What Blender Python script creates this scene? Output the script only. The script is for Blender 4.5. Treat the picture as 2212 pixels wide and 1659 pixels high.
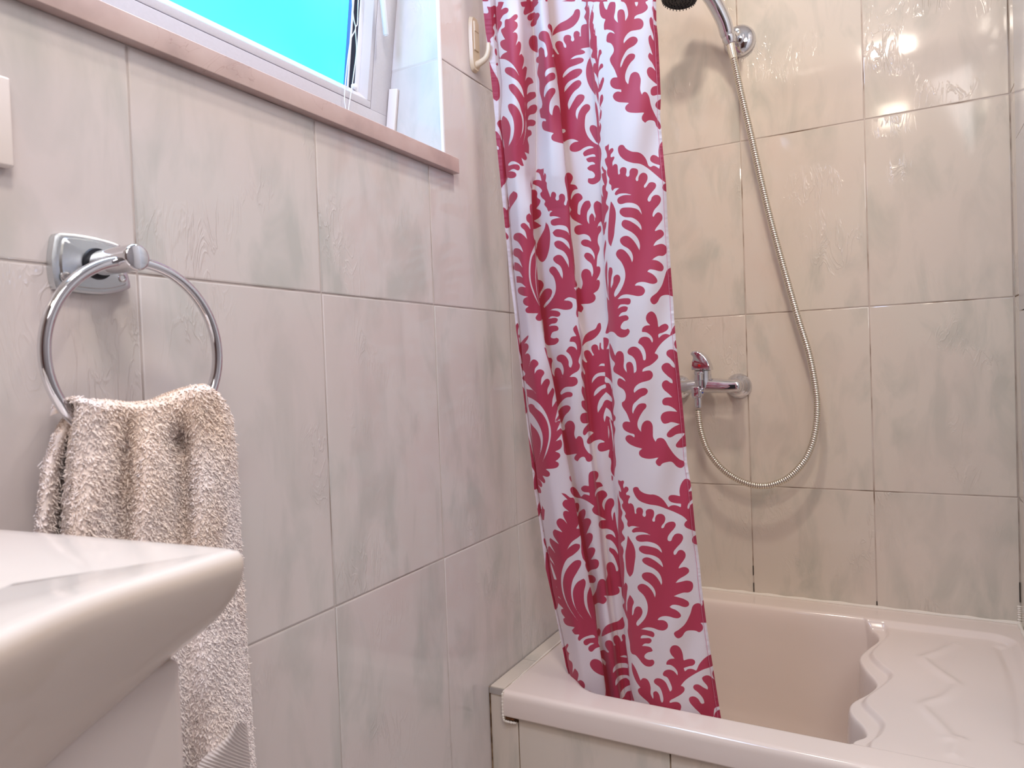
import bpy, bmesh, math, random
import numpy as np
from mathutils import Vector, Matrix
random.seed(7); rng = np.random.default_rng(7)
scene = bpy.context.scene
for o in list(bpy.data.objects): bpy.data.objects.remove(o)
col = scene.collection
# ---------------------------------------------------------------- camera (solved from the tile joints)
FPX = 1544.8
CR_ = np.array([[0.8787,0.4759,-0.0374],[-0.0222,-0.0376,-0.9990],[-0.4768,0.8787,-0.0225]])   # right, down, forward
CC = np.array([0.7195,-1.9433,1.1704])
cam_d = bpy.data.cameras.new('camera'); cam = bpy.data.objects.new('camera', cam_d); col.objects.link(cam)
cam_d.sensor_width = 36.0; cam_d.lens = FPX/2212*36.0; cam_d.clip_start = .02
m = Matrix.Identity(4)
for i in range(3):
    m[i][0] = CR_[0][i]; m[i][1] = -CR_[1][i]; m[i][2] = -CR_[2][i]; m[i][3] = CC[i]
cam.matrix_world = m; scene.camera = cam
cam_d.dof.use_dof = True; cam_d.dof.focus_distance = 1.15; cam_d.dof.aperture_fstop = 9.0
scene.view_settings.view_transform = 'Standard'; scene.view_settings.look = 'None'
scene.view_settings.exposure = -0.10; scene.view_settings.gamma = 1.0
scene.view_settings.use_curve_mapping = False
# ---------------------------------------------------------------- world and lamps
w = bpy.data.worlds.new('world'); scene.world = w; w.use_nodes = True
w.node_tree.nodes['Background'].inputs[0].default_value = (.45,.65,1,1)
w.node_tree.nodes['Background'].inputs[1].default_value = 1.0
def area(name, loc, target, sx, sy, power, colr):
    l = bpy.data.lights.new(name, 'AREA'); l.shape = 'RECTANGLE'; l.size = sx; l.size_y = sy; l.energy = power; l.color = colr
    o = bpy.data.objects.new(name, l); col.objects.link(o); o.location = loc
    o.rotation_euler = (Vector(target)-Vector(loc)).to_track_quat('-Z','Y').to_euler(); return o
area('ceiling_light', (.705,-1.80,2.55), (.705,-1.70,0), .20,.20, 11, (1,.88,.76))
area('ceiling_light', (.42,-.80,2.58), (.42,-.55,0), .09,.09, 9.5, (1,.90,.79))  # unseen lamp, added to throw the shower head's shadow on the wall
area('ceiling_light', (.72,-2.80,2.55), (.60,-1.2,.8), .14,.14, 2.2, (1,.85,.68))
area('daylight', (.004,-1.40,2.13), (1.0,-1.0,1.35), .95,.26, 20, (.42,.60,1.0))
area('room_bounce_light', (1.30,-2.3,2.3), (.2,-1.1,.9), .7,.7, 11, (1,.94,.94))
# ---------------------------------------------------------------- helpers
def ray(x, y):
    return CR_.T @ np.array([(x-1106)/FPX, (y-829.5)/FPX, 1.0])
def onX(x, y, X): d = ray(x, y); return CC+d*((X-CC[0])/d[0])
def onY(x, y, Y): d = ray(x, y); return CC+d*((Y-CC[1])/d[1])
def onZ(x, y, Z): d = ray(x, y); return CC+d*((Z-CC[2])/d[2])
def link(o, parent=None, **kw):
    col.objects.link(o)
    if parent is not None: o.parent = parent
    for k, v in kw.items(): o[k] = v
    return o
def mesh_np(name, V, F, mats, parent=None, smooth=True, midx=None, **kw):
    me = bpy.data.meshes.new(name); V = np.asarray(V, dtype=np.float32); F = np.asarray(F, dtype=np.int32)
    k = F.shape[1]; me.vertices.add(len(V)); me.vertices.foreach_set('co', V.ravel())
    me.loops.add(F.size); me.loops.foreach_set('vertex_index', F.ravel())
    me.polygons.add(len(F)); me.polygons.foreach_set('loop_start', np.arange(0, F.size, k, dtype=np.int32))
    if midx is not None: me.polygons.foreach_set('material_index', np.asarray(midx, dtype=np.int32))
    me.polygons.foreach_set('use_smooth', np.full(len(F), smooth))
    me.update(calc_edges=True)
    for mt in (mats if isinstance(mats, (list, tuple)) else [mats]): me.materials.append(mt)
    return link(bpy.data.objects.new(name, me), parent, **kw)
def grid_faces(nr, nc, flip=False, wrap=False):
    i = np.arange(nr-1)[:, None]*nc; j = np.arange(nc if wrap else nc-1)[None, :]; j2 = (j+1) % nc
    a = i+j; b = i+j2; c = i+nc+j2; d = i+nc+j
    q = np.stack([a, b, c, d] if not flip else [a, d, c, b], -1); return q.reshape(-1, 4)
def bm_obj(name, bm, mat, parent=None, smooth=True, bevel=0, **kw):
    if bevel: bmesh.ops.bevel(bm, geom=[e for e in bm.edges if not e.is_boundary], offset=bevel, segments=3, profile=.6, affect='EDGES', clamp_overlap=True)
    bmesh.ops.recalc_face_normals(bm, faces=bm.faces)
    me = bpy.data.meshes.new(name); bm.to_mesh(me); bm.free(); me.materials.append(mat)
    for p in me.polygons: p.use_smooth = smooth
    if smooth:
        try: me.set_sharp_from_angle(angle=math.radians(40))
        except Exception: pass
    return link(bpy.data.objects.new(name, me), parent, **kw)
def box(bm, x0, x1, y0, y1, z0, z1):
    v = [bm.verts.new((x, y, z)) for x in (x0, x1) for y in (y0, y1) for z in (z0, z1)]
    for f in ((0,1,3,2),(4,6,7,5),(0,4,5,1),(2,3,7,6),(0,2,6,4),(1,5,7,3)): bm.faces.new([v[i] for i in f])
def box_obj(name, b, mat, parent=None, bevel=.001, **kw):
    bm = bmesh.new(); box(bm, *b); return bm_obj(name, bm, mat, parent, True, bevel, **kw)
def frame_of(d):
    d = np.asarray(d, float); d = d/np.linalg.norm(d); a = np.array([0,0,1.]) if abs(d[2]) < .9 else np.array([1.,0,0])
    u = np.cross(a, d); u /= np.linalg.norm(u); return u, np.cross(d, u), d
def lathe(name, origin, axis, prof, mat, parent=None, seg=40, sx=1, sy=1, **kw):
    """prof: (distance along axis, radius)"""
    u, v, d = frame_of(axis); t = np.arange(seg)*2*np.pi/seg; V = []
    for h, r in prof:
        for a in t: V.append(np.asarray(origin)+d*h+u*(r*sx*math.cos(a))+v*(r*sy*math.sin(a)))
    n = len(prof); bm = bmesh.new(); vs = [bm.verts.new(p) for p in V]
    for i in range(n-1):
        for j in range(seg):
            k = (j+1) % seg; bm.faces.new((vs[i*seg+j], vs[i*seg+k], vs[(i+1)*seg+k], vs[(i+1)*seg+j]))
    bm.faces.new(vs[:seg][::-1]); bm.faces.new(vs[(n-1)*seg:])
    return bm_obj(name, bm, mat, parent, True, 0, **kw)
def cr(P, n):
    """Catmull-Rom through P, n samples per span"""
    P = np.asarray(P, float); Q = np.vstack([2*P[0]-P[1], P, 2*P[-1]-P[-2]]); out = []
    for i in range(1, len(Q)-2):
        for t in np.arange(n)/n:
            out.append(.5*((2*Q[i])+(-Q[i-1]+Q[i+1])*t+(2*Q[i-1]-5*Q[i]+4*Q[i+1]-Q[i+2])*t*t+(-Q[i-1]+3*Q[i]-3*Q[i+1]+Q[i+2])*t**3))
    out.append(Q[-2]); return np.array(out)
def tube(name, path, rad, mat, parent=None, seg=12, closed=False, midx=None, cap=True, flat=None, **kw):
    path = np.asarray(path, float); n = len(path); rad = np.broadcast_to(np.asarray(rad, float), (n,))
    T = (np.roll(path, -1, 0)-np.roll(path, 1, 0)) if closed else np.gradient(path, axis=0)
    T /= np.linalg.norm(T, axis=1)[:, None]; u, v, _ = frame_of(T[0]); V = []; a = np.arange(seg)*2*np.pi/seg
    for i in range(n):
        u = u-T[i]*(u@T[i]); u /= np.linalg.norm(u); v = np.cross(T[i], u); f = 1 if flat is None else flat
        V.append(path[i]+rad[i]*(np.cos(a)[:, None]*u+f*np.sin(a)[:, None]*v))
    V = np.concatenate(V); F = grid_faces(n, seg, wrap=True)
    if closed:
        j = np.arange(seg); F = np.vstack([F, np.stack([(n-1)*seg+j, (n-1)*seg+(j+1) % seg, (j+1) % seg, j], -1)])
    elif cap:
        V = np.vstack([V, path[0], path[-1]]); j = np.arange(seg); N0 = n*seg
        F = np.vstack([F, np.stack([np.full(seg, N0), (j+1) % seg, j, j], -1)[:, [0,1,2,2]], np.stack([np.full(seg, N0+1), (n-1)*seg+j, (n-1)*seg+(j+1) % seg, (n-1)*seg+(j+1) % seg], -1)])
        me_o = bmesh.new(); vs = [me_o.verts.new(p) for p in V]
        for q in F:
            q = list(dict.fromkeys(int(t) for t in q)); me_o.faces.new([vs[t] for t in q])
        bmesh.ops.recalc_face_normals(me_o, faces=me_o.faces)
        return bm_obj(name, me_o, mat, parent, True, 0, **kw)
    return mesh_np(name, V, F, mat, parent, True, midx, **kw)
def empty(name, loc=(0,0,0), **kw):
    o = bpy.data.objects.new(name, None); o.location = loc; o.empty_display_size = .05; link(o, None, **kw); return o
def local(parent):   # parts are built in world space: keep them there under a moved parent
    bpy.context.view_layer.update()
    for c in parent.children: c.matrix_parent_inverse = parent.matrix_world.inverted()
# ---------------------------------------------------------------- materials
def srgb(r, g, b):
    f = lambda c: (c/255/12.92) if c/255 <= .04045 else ((c/255+.055)/1.055)**2.4
    return (f(r), f(g), f(b), 1)
class NT:
    def __init__(s, name):
        s.m = bpy.data.materials.new(name); s.m.use_nodes = True; s.t = s.m.node_tree; s.b = s.t.nodes['Principled BSDF']
    def n(s, typ, ins=None, **kw):
        nd = s.t.nodes.new(typ)
        for k, v in kw.items(): setattr(nd, k, v)
        for k, v in (ins or {}).items():
            if isinstance(v, bpy.types.NodeSocket): s.t.links.new(v, nd.inputs[k])
            else: nd.inputs[k].default_value = v
        return nd
    def l(s, a, b): s.t.links.new(a, b)
    def set(s, **kw):
        for k, v in kw.items():
            k = k.replace('_', ' ')
            if isinstance(v, bpy.types.NodeSocket): s.l(v, s.b.inputs[k])
            else: s.b.inputs[k].default_value = v
        return s
    def ramp(s, fac, stops):
        r = s.n('ShaderNodeValToRGB', {'Fac': fac}); e = r.color_ramp.elements
        e[0].position, e[0].color = stops[0]; e[1].position, e[1].color = stops[-1]
        for p, c in stops[1:-1]:
            x = e.new(p); x.color = c
        return r.outputs[0]
    def mix(s, f, a, b, bt='MIX'):
        nd = s.n('ShaderNodeMix', None, data_type='RGBA', blend_type=bt)
        for k, v in ((0, f), (6, a), (7, b)):
            if isinstance(v, bpy.types.NodeSocket): s.l(v, nd.inputs[k])
            else: nd.inputs[k].default_value = v
        return nd.outputs[2]
def simple(name, c, rough=.4, metal=0, bump=0, bscale=200, **kw):
    t = NT(name); nz = t.n('ShaderNodeTexNoise', {'Scale': bscale, 'Detail': 3.0})
    t.set(Base_Color=t.mix(nz.outputs[0], tuple(x*.94 for x in c[:3])+(1,), tuple(min(1, x*1.05) for x in c[:3])+(1,)), Roughness=rough, Metallic=metal)
    if bump: t.set(Normal=t.n('ShaderNodeBump', {'Height': nz.outputs[0], 'Strength': .5, 'Distance': bump}).outputs[0])
    for k, v in kw.items(): t.set(**{k: v})
    return t.m
def tile_mat(name, c_lo, c_hi, c_pink, relief=1.0):
    t = NT(name); tc = t.n('ShaderNodeTexCoord'); oi = t.n('ShaderNodeObjectInfo')
    off = t.n('ShaderNodeCombineXYZ', {2: t.n('ShaderNodeMath', {0: oi.outputs['Random'], 1: 7.0}, operation='MULTIPLY').outputs[0]})
    add = t.n('ShaderNodeVectorMath', {0: tc.outputs['Object'], 1: off.outputs[0]}, operation='ADD')
    mp = t.n('ShaderNodeMapping', {'Vector': add.outputs[0], 'Rotation': (0, 0, math.radians(-38)), 'Scale': (2.4, .9, 1)})
    n1 = t.n('ShaderNodeTexNoise', {'Vector': mp.outputs[0], 'Scale': 6.0, 'Detail': 4.0, 'Roughness': .55, 'Distortion': .5})
    n2 = t.n('ShaderNodeTexNoise', {'Vector': add.outputs[0], 'Scale': 4.0, 'Detail': 2.0})
    c = t.ramp(n1.outputs[0], [(.34, c_lo), (.52, c_hi), (.70, c_hi)])
    f = t.n('ShaderNodeMapRange', {0: n2.outputs[0], 1: .42, 2: .65, 3: 0.0, 4: .55})
    c = t.mix(f.outputs[0], c, c_pink)
    mp2 = t.n('ShaderNodeMapping', {'Vector': add.outputs[0], 'Rotation': (0, 0, math.radians(-32)), 'Scale': (3.2, .9, 1)})
    n3 = t.n('ShaderNodeTexNoise', {'Vector': mp2.outputs[0], 'Scale': 9.0, 'Detail': 3.0, 'Roughness': .55, 'Distortion': 2.2})
    rid = t.n('ShaderNodeMath', {0: n3.outputs[0], 1: .5}, operation='SUBTRACT')
    rid = t.n('ShaderNodeMath', {0: rid.outputs[0]}, operation='ABSOLUTE')
    rid = t.n('ShaderNodeMapRange', {0: rid.outputs[0], 1: 0.0, 2: .05, 3: 1.0, 4: 0.0})
    msk = t.n('ShaderNodeTexNoise', {'Vector': add.outputs[0], 'Scale': 7.0, 'Detail': 1.0})
    mk = t.n('ShaderNodeMapRange', {0: msk.outputs[0], 1: .56, 2: .70, 3: 0.0, 4: 1.0})
    h = t.n('ShaderNodeMath', {0: rid.outputs[0], 1: mk.outputs[0]}, operation='MULTIPLY')
    n4 = t.n('ShaderNodeTexNoise', {'Vector': add.outputs[0], 'Scale': 14.0, 'Detail': 1.0})
    h2 = t.n('ShaderNodeMath', {0: n4.outputs[0], 1: .22, 2: h.outputs[0]}, operation='MULTIPLY_ADD')
    t.set(Base_Color=c, Roughness=.075, Normal=t.n('ShaderNodeBump', {'Height': h2.outputs[0], 'Strength': .8, 'Distance': .0008*relief}).outputs[0])
    t.b.inputs['Specular IOR Level'].default_value = .45
    return t.m
M = {}
M['tile'] = tile_mat('glazed_marbled_tile', srgb(192,185,171), srgb(212,200,185), srgb(212,196,182))
M['tile_side'] = tile_mat('glazed_marbled_tile_side', srgb(193,192,188), srgb(212,206,203), srgb(212,199,197), .6)
M['white_tile'] = simple('white_glazed_tile', srgb(228,222,218), .12)
t = NT('grout'); gn = t.n('ShaderNodeTexNoise', {'Scale': 9.0, 'Detail': 4.0, 'Vector': t.n('ShaderNodeNewGeometry').outputs['Position']})
t.set(Base_Color=t.ramp(gn.outputs[0], [(.34, srgb(116,92,72)), (.46, srgb(186,168,154)), (.7, srgb(206,194,184))]), Roughness=.8); M['grout'] = t.m
t = NT('light_grout'); gn = t.n('ShaderNodeTexNoise', {'Scale': 9.0, 'Detail': 4.0, 'Vector': t.n('ShaderNodeNewGeometry').outputs['Position']})
t.set(Base_Color=t.ramp(gn.outputs[0], [(.34, srgb(150,136,128)), (.48, srgb(196,186,182)), (.7, srgb(206,198,194))]), Roughness=.8); M['grout_light'] = t.m
t = NT('dark_grout'); gn = t.n('ShaderNodeTexNoise', {'Scale': 30.0, 'Detail': 4.0, 'Vector': t.n('ShaderNodeNewGeometry').outputs['Position']})
t.set(Base_Color=t.ramp(gn.outputs[0], [(.40, srgb(84,60,38)), (.6, srgb(150,125,98))]), Roughness=.85); M['dark_grout'] = t.m
# pink veined marble of the sill
t = NT('pink_marble'); tc = t.n('ShaderNodeTexCoord'); n1 = t.n('ShaderNodeTexNoise', {'Vector': tc.outputs['Object'], 'Scale': 14.0, 'Detail': 6.0})
n2 = t.n('ShaderNodeTexNoise', {'Vector': tc.outputs['Object'], 'Scale': 5.0, 'Detail': 5.0, 'Distortion': 1.5})
v = t.n('ShaderNodeMath', {0: n2.outputs[0], 1: .5}, operation='SUBTRACT'); v = t.n('ShaderNodeMath', {0: v.outputs[0]}, operation='ABSOLUTE')
v = t.n('ShaderNodeMapRange', {0: v.outputs[0], 1: 0.0, 2: .0025, 3: .35, 4: 0.0})
c = t.ramp(n1.outputs[0], [(.35, srgb(180,158,153)), (.5, srgb(196,173,167)), (.7, srgb(204,184,178))])
t.set(Base_Color=t.mix(v.outputs[0], c, srgb(142,104,92)), Roughness=.35); M['marble'] = t.m
M['pvc'] = simple('white_window_plastic', srgb(203,199,203), .3)
M['pvc_bright'] = simple('gloss_white_plastic', srgb(240,242,246), .2)
M['dark_gap'] = simple('dark_gap_navy', srgb(16,24,48), .5)
M['ivory'] = simple('ivory_plastic', srgb(230,220,214), .35)
M['hook'] = simple('beige_plastic', srgb(220,200,172), .35)
M['paint'] = simple('ceiling_paint', srgb(236,230,224), .8)
M['floor'] = simple('floor_tile', srgb(196,186,182), .3)
M['dark_wall'] = simple('darkened_plaster', srgb(150,138,134), .6)  # unseen walls, darkened to give the chrome reflections contrast
M['wood'] = simple('brown_door', srgb(74,34,24), .5)
M['edge_blue'] = simple('blue_tinted_plastic', srgb(70,140,225), .3)
M['cabinet'] = simple('white_lacquer', srgb(226,214,208), .35, bscale=3)
M['acrylic'] = simple('cream_acrylic', srgb(225,209,198), .12, bscale=3)
M['ceramic'] = simple('white_ceramic', srgb(220,207,196), .08, bscale=3)
M['sealant'] = simple('white_sealant', srgb(236,226,212), .45, bump=.0006, bscale=160)
M['chrome'] = simple('chrome', (.72,.72,.75,1), .07, 1.0, bscale=20)
M['chrome_dull'] = simple('spotted_chrome', (.66,.70,.72,1), .16, 1.0, bump=.0001, bscale=900)
M['steel'] = simple('brushed_steel', (.66,.65,.64,1), .22, 1.0, bscale=60)
M['black'] = simple('black_rubber_and_gaps', srgb(16,18,28), .45)
M['red'] = simple('red_plastic', srgb(190,20,16), .3)
M['blue'] = simple('blue_plastic', srgb(40,60,150), .3)
M['hose'] = simple('gilded_steel', (.80,.75,.64,1), .16, 1.0, bscale=60)
M['hose_gap'] = simple('shaded_groove', srgb(84,64,34), .6)  # shade between the hose ribs put into a dark brown
M['mould'] = simple('mould', srgb(40,30,22), .9)
M['stain_and_joint'] = simple('rust_stain_and_joint', srgb(122,78,40), .8)
t = NT('frosted_pane'); em = t.n('ShaderNodeTexNoise', {'Scale': 2.5, 'Detail': 2.0})
t.set(Base_Color=(.05,.5,.6,1), Roughness=.5, Emission_Color=t.ramp(em.outputs[0], [(.35, (.04,.92,1,1)), (.65, (.10,1,.96,1))]), Emission_Strength=1.22); M['pane'] = t.m
t = NT('printed_polyester'); at = t.n('ShaderNodeAttribute', attribute_name='print')
f = t.n('ShaderNodeMapRange', {0: at.outputs['Fac'], 1: -.45, 2: .45, 3: 0.0, 4: 1.0})
wv = t.n('ShaderNodeTexNoise', {'Scale': 700.0, 'Detail': 1.0})
c = t.mix(f.outputs[0], (.82,.76,.80,1), (.46,.050,.105,1)); t.set(Base_Color=c, Roughness=.55)
t.b.inputs['Sheen Weight'].default_value = .15
tr = t.n('ShaderNodeBsdfTranslucent', {'Color': t.mix(f.outputs[0], (.86,.76,.78,1), (.62,.05,.09,1))})
mx = t.n('ShaderNodeMixShader', {0: .36, 1: t.b.outputs[0], 2: tr.outputs[0]}); t.l(mx.outputs[0], t.t.nodes['Material Output'].inputs[0]); M['cloth'] = t.m
t = NT('terry'); tn = t.n('ShaderNodeTexNoise', {'Scale': 6.0, 'Detail': 2.0, 'Vector': t.n('ShaderNodeNewGeometry').outputs['Position']})
t.set(Base_Color=t.ramp(tn.outputs[0], [(.42, srgb(252,243,241)), (.66, srgb(252,234,220))]), Roughness=.9)
M['terry'] = t.m
M['weave'] = simple('towel_weave', srgb(222,212,208), .85, bump=.0008, bscale=500)
M['thread'] = simple('pink_thread', srgb(214,130,150), .7)
# ---------------------------------------------------------------- the room
FLOOR, CEIL = .15, 2.62
W = .9476; TH = .45; ZR = 1.2869
YL = [-1.4533+.27938*i for i in range(-5, 6)]; YL = [y for y in YL if y < -.01]+[0.0]
XS = [0.0, .0783, .3681, .6579, W]
ZS = [FLOOR, ZR-2*TH, ZR-TH, ZR, ZR+TH, ZR+2*TH, CEIL]
G = .0009
def tile_obj(poly, mat4, parent, mat, th=.006):
    """poly: outline in (u,v); raised glazed face with a pillowed edge"""
    bm = bmesh.new(); o = poly[0]; vs = [bm.verts.new((u-o[0], v-o[1], -th)) for u, v in poly]; f = bm.faces.new(vs)
    r = bmesh.ops.extrude_face_region(bm, geom=[f]); nv = [g for g in r['geom'] if isinstance(g, bmesh.types.BMVert)]
    for q in nv: q.co.z = 0
    top = [e for e in bm.edges if all(abs(q.co.z) < 1e-7 for q in e.verts)]
    bmesh.ops.bevel(bm, geom=top, offset=.0022, segments=2, profile=.55, affect='EDGES')
    ob = bm_obj('tile', bm, mat, parent, True, 0)
    for p in ob.data.polygons:
        if abs(p.normal.z) > .999: p.use_smooth = False
    T = mat4 @ Matrix.Translation((o[0], o[1], 0)); ob.matrix_world = T
    return ob
def rect(u0, u1, v0, v1): return [(u0+G, v0+G), (u1-G, v0+G), (u1-G, v1-G), (u0+G, v1-G)]
ML = Matrix(((0,0,1,0),(1,0,0,0),(0,1,0,0),(0,0,0,1)))            # u->Y, v->Z, n->X
MS = Matrix(((1,0,0,0),(0,0,-1,0),(0,1,0,0),(0,0,0,1)))           # u->X, v->Z, n->-Y
MR = Matrix(((0,0,-1,W),(-1,0,0,0),(0,1,0,0),(0,0,0,1)))          # u->-Y, v->Z, n->-X
MT = Matrix(((1,0,0,0),(0,1,0,0),(0,0,1,0),(0,0,0,1)))
YB = -3.0; XB = 1.70
WY0, WY1, WZ0, WZ1 = -2.02, -.842, 1.5605, 2.33                  # window opening
bm = bmesh.new(); D = .0016
for b in ((-.12-D, -D, YB, WY0, FLOOR, CEIL), (-.12-D, -D, WY1, .02, FLOOR, CEIL), (-.12-D, -D, WY0, WY1, FLOOR, WZ0-.02), (-.12-D, -D, WY0, WY1, WZ1, CEIL)): box(bm, *b)
wl = bm_obj('wall_left', bm, M['grout_light'], None, False, 0, kind='structure')
for i in range(len(YL)-1):
    for j in range(len(ZS)-1):
        u0, u1, v0, v1 = YL[i], YL[i+1], ZS[j], ZS[j+1]
        sy = -.8137
        if j == 3:      # row cut by the sill
            if u1 < WY1+.02 and u1 > WY0: tile_obj(rect(max(u0, -9), u1, v0, 1.5325), ML, wl, M['tile_side'])
            elif u0 < sy < u1: tile_obj([(u0+G, v0+G), (u1-G, v0+G), (u1-G, v1-G), (WY1+.001, v1-G), (WY1+.001, 1.5605), (sy+.001, 1.5605), (sy+.001, 1.5325), (u0+G, 1.5325)], ML, wl, M['tile_side'])
            else: tile_obj(rect(u0, u1, v0, v1), ML, wl, M['tile_side'])
        elif j == 4 or j == 5:
            if u0 > WY1-.01 or u1 < WY0: tile_obj(rect(u0, u1, v0, v1), ML, wl, M['tile_side'])
            else:
                lo = max(v0, WZ1+.001) if j == 5 else None
                if u0 < WY1 < u1:
                    if j == 4: tile_obj(rect(WY1, u1, v0, v1), ML, wl, M['tile_side'])
                    else: tile_obj([(WY1+.001, v0+G), (u1-G, v0+G), (u1-G, v1-G), (u0+G, v1-G), (u0+G, WZ1+.001), (WY1+.001, WZ1+.001)], ML, wl, M['tile_side'])
                elif u0 < WY0 < u1:
                    if j == 4: tile_obj(rect(u0, WY0, v0, v1), ML, wl, M['tile_side'])
                    else: tile_obj([(u0+G, v0+G), (WY0-.001, v0+G), (WY0-.001, WZ1+.001), (u1-G, WZ1+.001), (u1-G, v1-G), (u0+G, v1-G)], ML, wl, M['tile_side'])
                elif j == 5: tile_obj(rect(u0, u1, lo, v1), ML, wl, M['tile_side'])
        else: tile_obj(rect(u0, u1, v0, v1), ML, wl, M['tile_side'])
# tiled right-hand reveal of the window and its white corner bead
MV = Matrix(((1,0,0,0),(0,0,-1,WY1-.0005),(0,1,0,0),(0,0,0,1)))
for v0, v1 in ((1.5605, ZR+TH), (ZR+TH, ZR+2*TH), (ZR+2*TH, WZ1)): tile_obj(rect(-.118, -.004, v0, v1), MV, wl, M['tile_side'], .0045)
box_obj('corner_bead', (-.005, .0012, WY1-.003, WY1+.0025, 1.5605, WZ1), M['pvc_bright'], wl, .0008, label='white plastic corner bead of the window reveal')
bs = box_obj('wall_back', (-.12, XB, D, .12, FLOOR, CEIL), M['grout'], None, 0, kind='structure')
for i in range(4):
    for j in range(len(ZS)-1): tile_obj(rect(XS[i], XS[i+1], ZS[j], ZS[j+1]), MS, bs, M['tile'])
for x_, z0_, z1_ in ((.3681, .556, .580), (.6579, .556, .566), (.3681, .60, .625), (W-.0012, .60, .645)):
    box_obj('mould_stain', (x_-.0009, x_+.0009, -.0009, .0012, z0_, z1_), M['mould'], bs, 0, label='black mould in the joint')
wr = box_obj('wall_right', (W+D, W+.1, -.70, D, FLOOR, CEIL), M['dark_grout'], None, 0, kind='structure')
for u0, u1 in ((0, .104),):
    for j in range(len(ZS)-1): tile_obj(rect(u0, u1, ZS[j], ZS[j+1]), MR, wr, M['tile'])
for k in range(7):    # white tiled pier nearer the camera
    z0 = FLOOR+.36*k; box_obj('tile', (W-.0042, W+.001, -.80, -.105, z0+.001+.02, min(z0+.379, CEIL)), M['white_tile'], wr, .001)
box_obj('wall_right_2', (XB, XB+.1, YB, -.80, FLOOR, CEIL), M['dark_wall'], None, 0, kind='structure')
box_obj('wall_right_3', (W, XB, -.80, -.70, FLOOR, CEIL), M['white_tile'], None, 0, kind='structure')
box_obj('wall_front', (-.12, XB, YB-.1, YB, FLOOR, CEIL), M['dark_wall'], None, 0, kind='structure')
box_obj('floor', (-.12, XB+.1, YB-.1, .12, FLOOR-.1, FLOOR), M['floor'], None, 0, kind='structure')
box_obj('ceiling', (-.12, XB+.1, YB-.1, .12, CEIL, CEIL+.1), M['paint'], None, 0, kind='structure')
d1 = box_obj('added_door_1', (.55, 1.35, YB+.002, YB+.04, FLOOR+.002, 2.15), M['wood'], None, .004, kind='structure')  # unseen door, added so the chrome mirrors something dark brown
# ---------------------------------------------------------------- window
win = empty('window_1', (-.11, WY1, WZ0), kind='structure')
sill = box_obj('window_sill', (-.118, .013, WY0-.03, -.8137, 1.5325, 1.5603), M['marble'], win, .0012, label='veined pink marble sill')
# the hopper sash stands tilted into the room: local x = out of the frame, z = up along it
AL = math.atan(.145); PZ = 1.632; ca, sa = math.cos(AL), math.sin(AL)
WM = Matrix(((ca,0,sa,-.1258),(0,1,0,0),(-sa,0,ca,PZ),(0,0,0,1)))
tilted = []
def tl_box(name, b, mat, bev, **kw): o = box_obj(name, b, mat, win, bev, **kw); tilted.append(o); return o
def frame_obj(name, y0, y1, z0, z1, w, x0, x1, mat, bev, wz=None):
    wz = wz or w; bm = bmesh.new()
    box(bm, x0, x1, y0, y1, z0, z0+wz); box(bm, x0, x1, y0, y1, z1-wz, z1); box(bm, x0, x1, y0, y0+w, z0+wz, z1-wz); box(bm, x0, x1, y1-w, y1, z0+wz, z1-wz)
    o = bm_obj(name, bm, mat, win, True, bev); tilted.append(o)
FB, FT = -.070, .66
frame_obj('outer_frame', WY0+.002, -.8430, FB, FT, .0515, -.05, 0, M['pvc'], .0008, .0925)
sy0, sy1, sz0, sz1 = WY0+.0535, -.8947, .0228, FT-.0925
frame_obj('sash', sy0+.0009, sy1-.0009, sz0+.0009, sz1-.0009, .0100, -.045, -.0004, M['pvc'], .0012, .0122)
by0, by1, bz0, bz1 = sy0+.0109, sy1-.0109, sz0+.0131, sz1-.0131
bm = bmesh.new(); o_ = [(by0,bz0),(by1,bz0),(by1,bz1),(by0,bz1)]; n_ = [(by0+.009,bz0+.0115),(by1-.009,bz0+.0115),(by1-.009,bz1-.0115),(by0+.009,bz1-.0115)]
a = [bm.verts.new((-.0008, *p)) for p in o_]; b_ = [bm.verts.new((-.0125, *p)) for p in n_]; c_ = [bm.verts.new((-.03, *p)) for p in n_]
for i in range(4):
    k = (i+1) % 4; bm.faces.new((a[i], a[k], b_[k], b_[i])); bm.faces.new((b_[i], b_[k], c_[k], c_[i]))
tilted.append(bm_obj('glazing_bead', bm, M['pvc'], win, False))
g0, g1 = bz0+.0116, bz1-.0116
tl_box('lit_sash_return', (-.024, -.0140, -.9252, -.9128, g0, g1), M['pvc_bright'], .001, label='inner return of the sash, whitened for the light on it')  # light on the sash return put into a brighter white
tl_box('dark_gap', (-.026, -.0155, -.9398, -.9250, g0, g1), M['dark_gap'], .0006, label='navy strip for the dark gap beside the frosted pane')  # dark of the open gap put into a navy strip
tl_box('blind_guide', (-.024, -.0145, -.9452, -.9405, g0, g1), M['pvc_bright'], .0008, label='thin white blind guide')
tl_box('pane_edge', (-.026, -.0155, -.9530, -.9450, g0, g1), M['edge_blue'], .0004, label='blue tinted edge strip of the pane')
tl_box('glass_pane', (-.028, -.0160, by0+.008, -.9528, g0-.002, g1+.002), M['pane'], .0005, label='frosted cyan lit pane')
tilted.append(lathe('corner_clip', (-.0145, -.9300, g0+.0045), (1,0,0), [(0,.0055),(.006,.0055),(.0075,.0035),(.0078,0.0001)], M['pvc_bright'], win, 16, label='small clear plastic clip'))
bpy.context.view_layer.update()
local(win)
for o in tilted: o.matrix_world = WM
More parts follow.
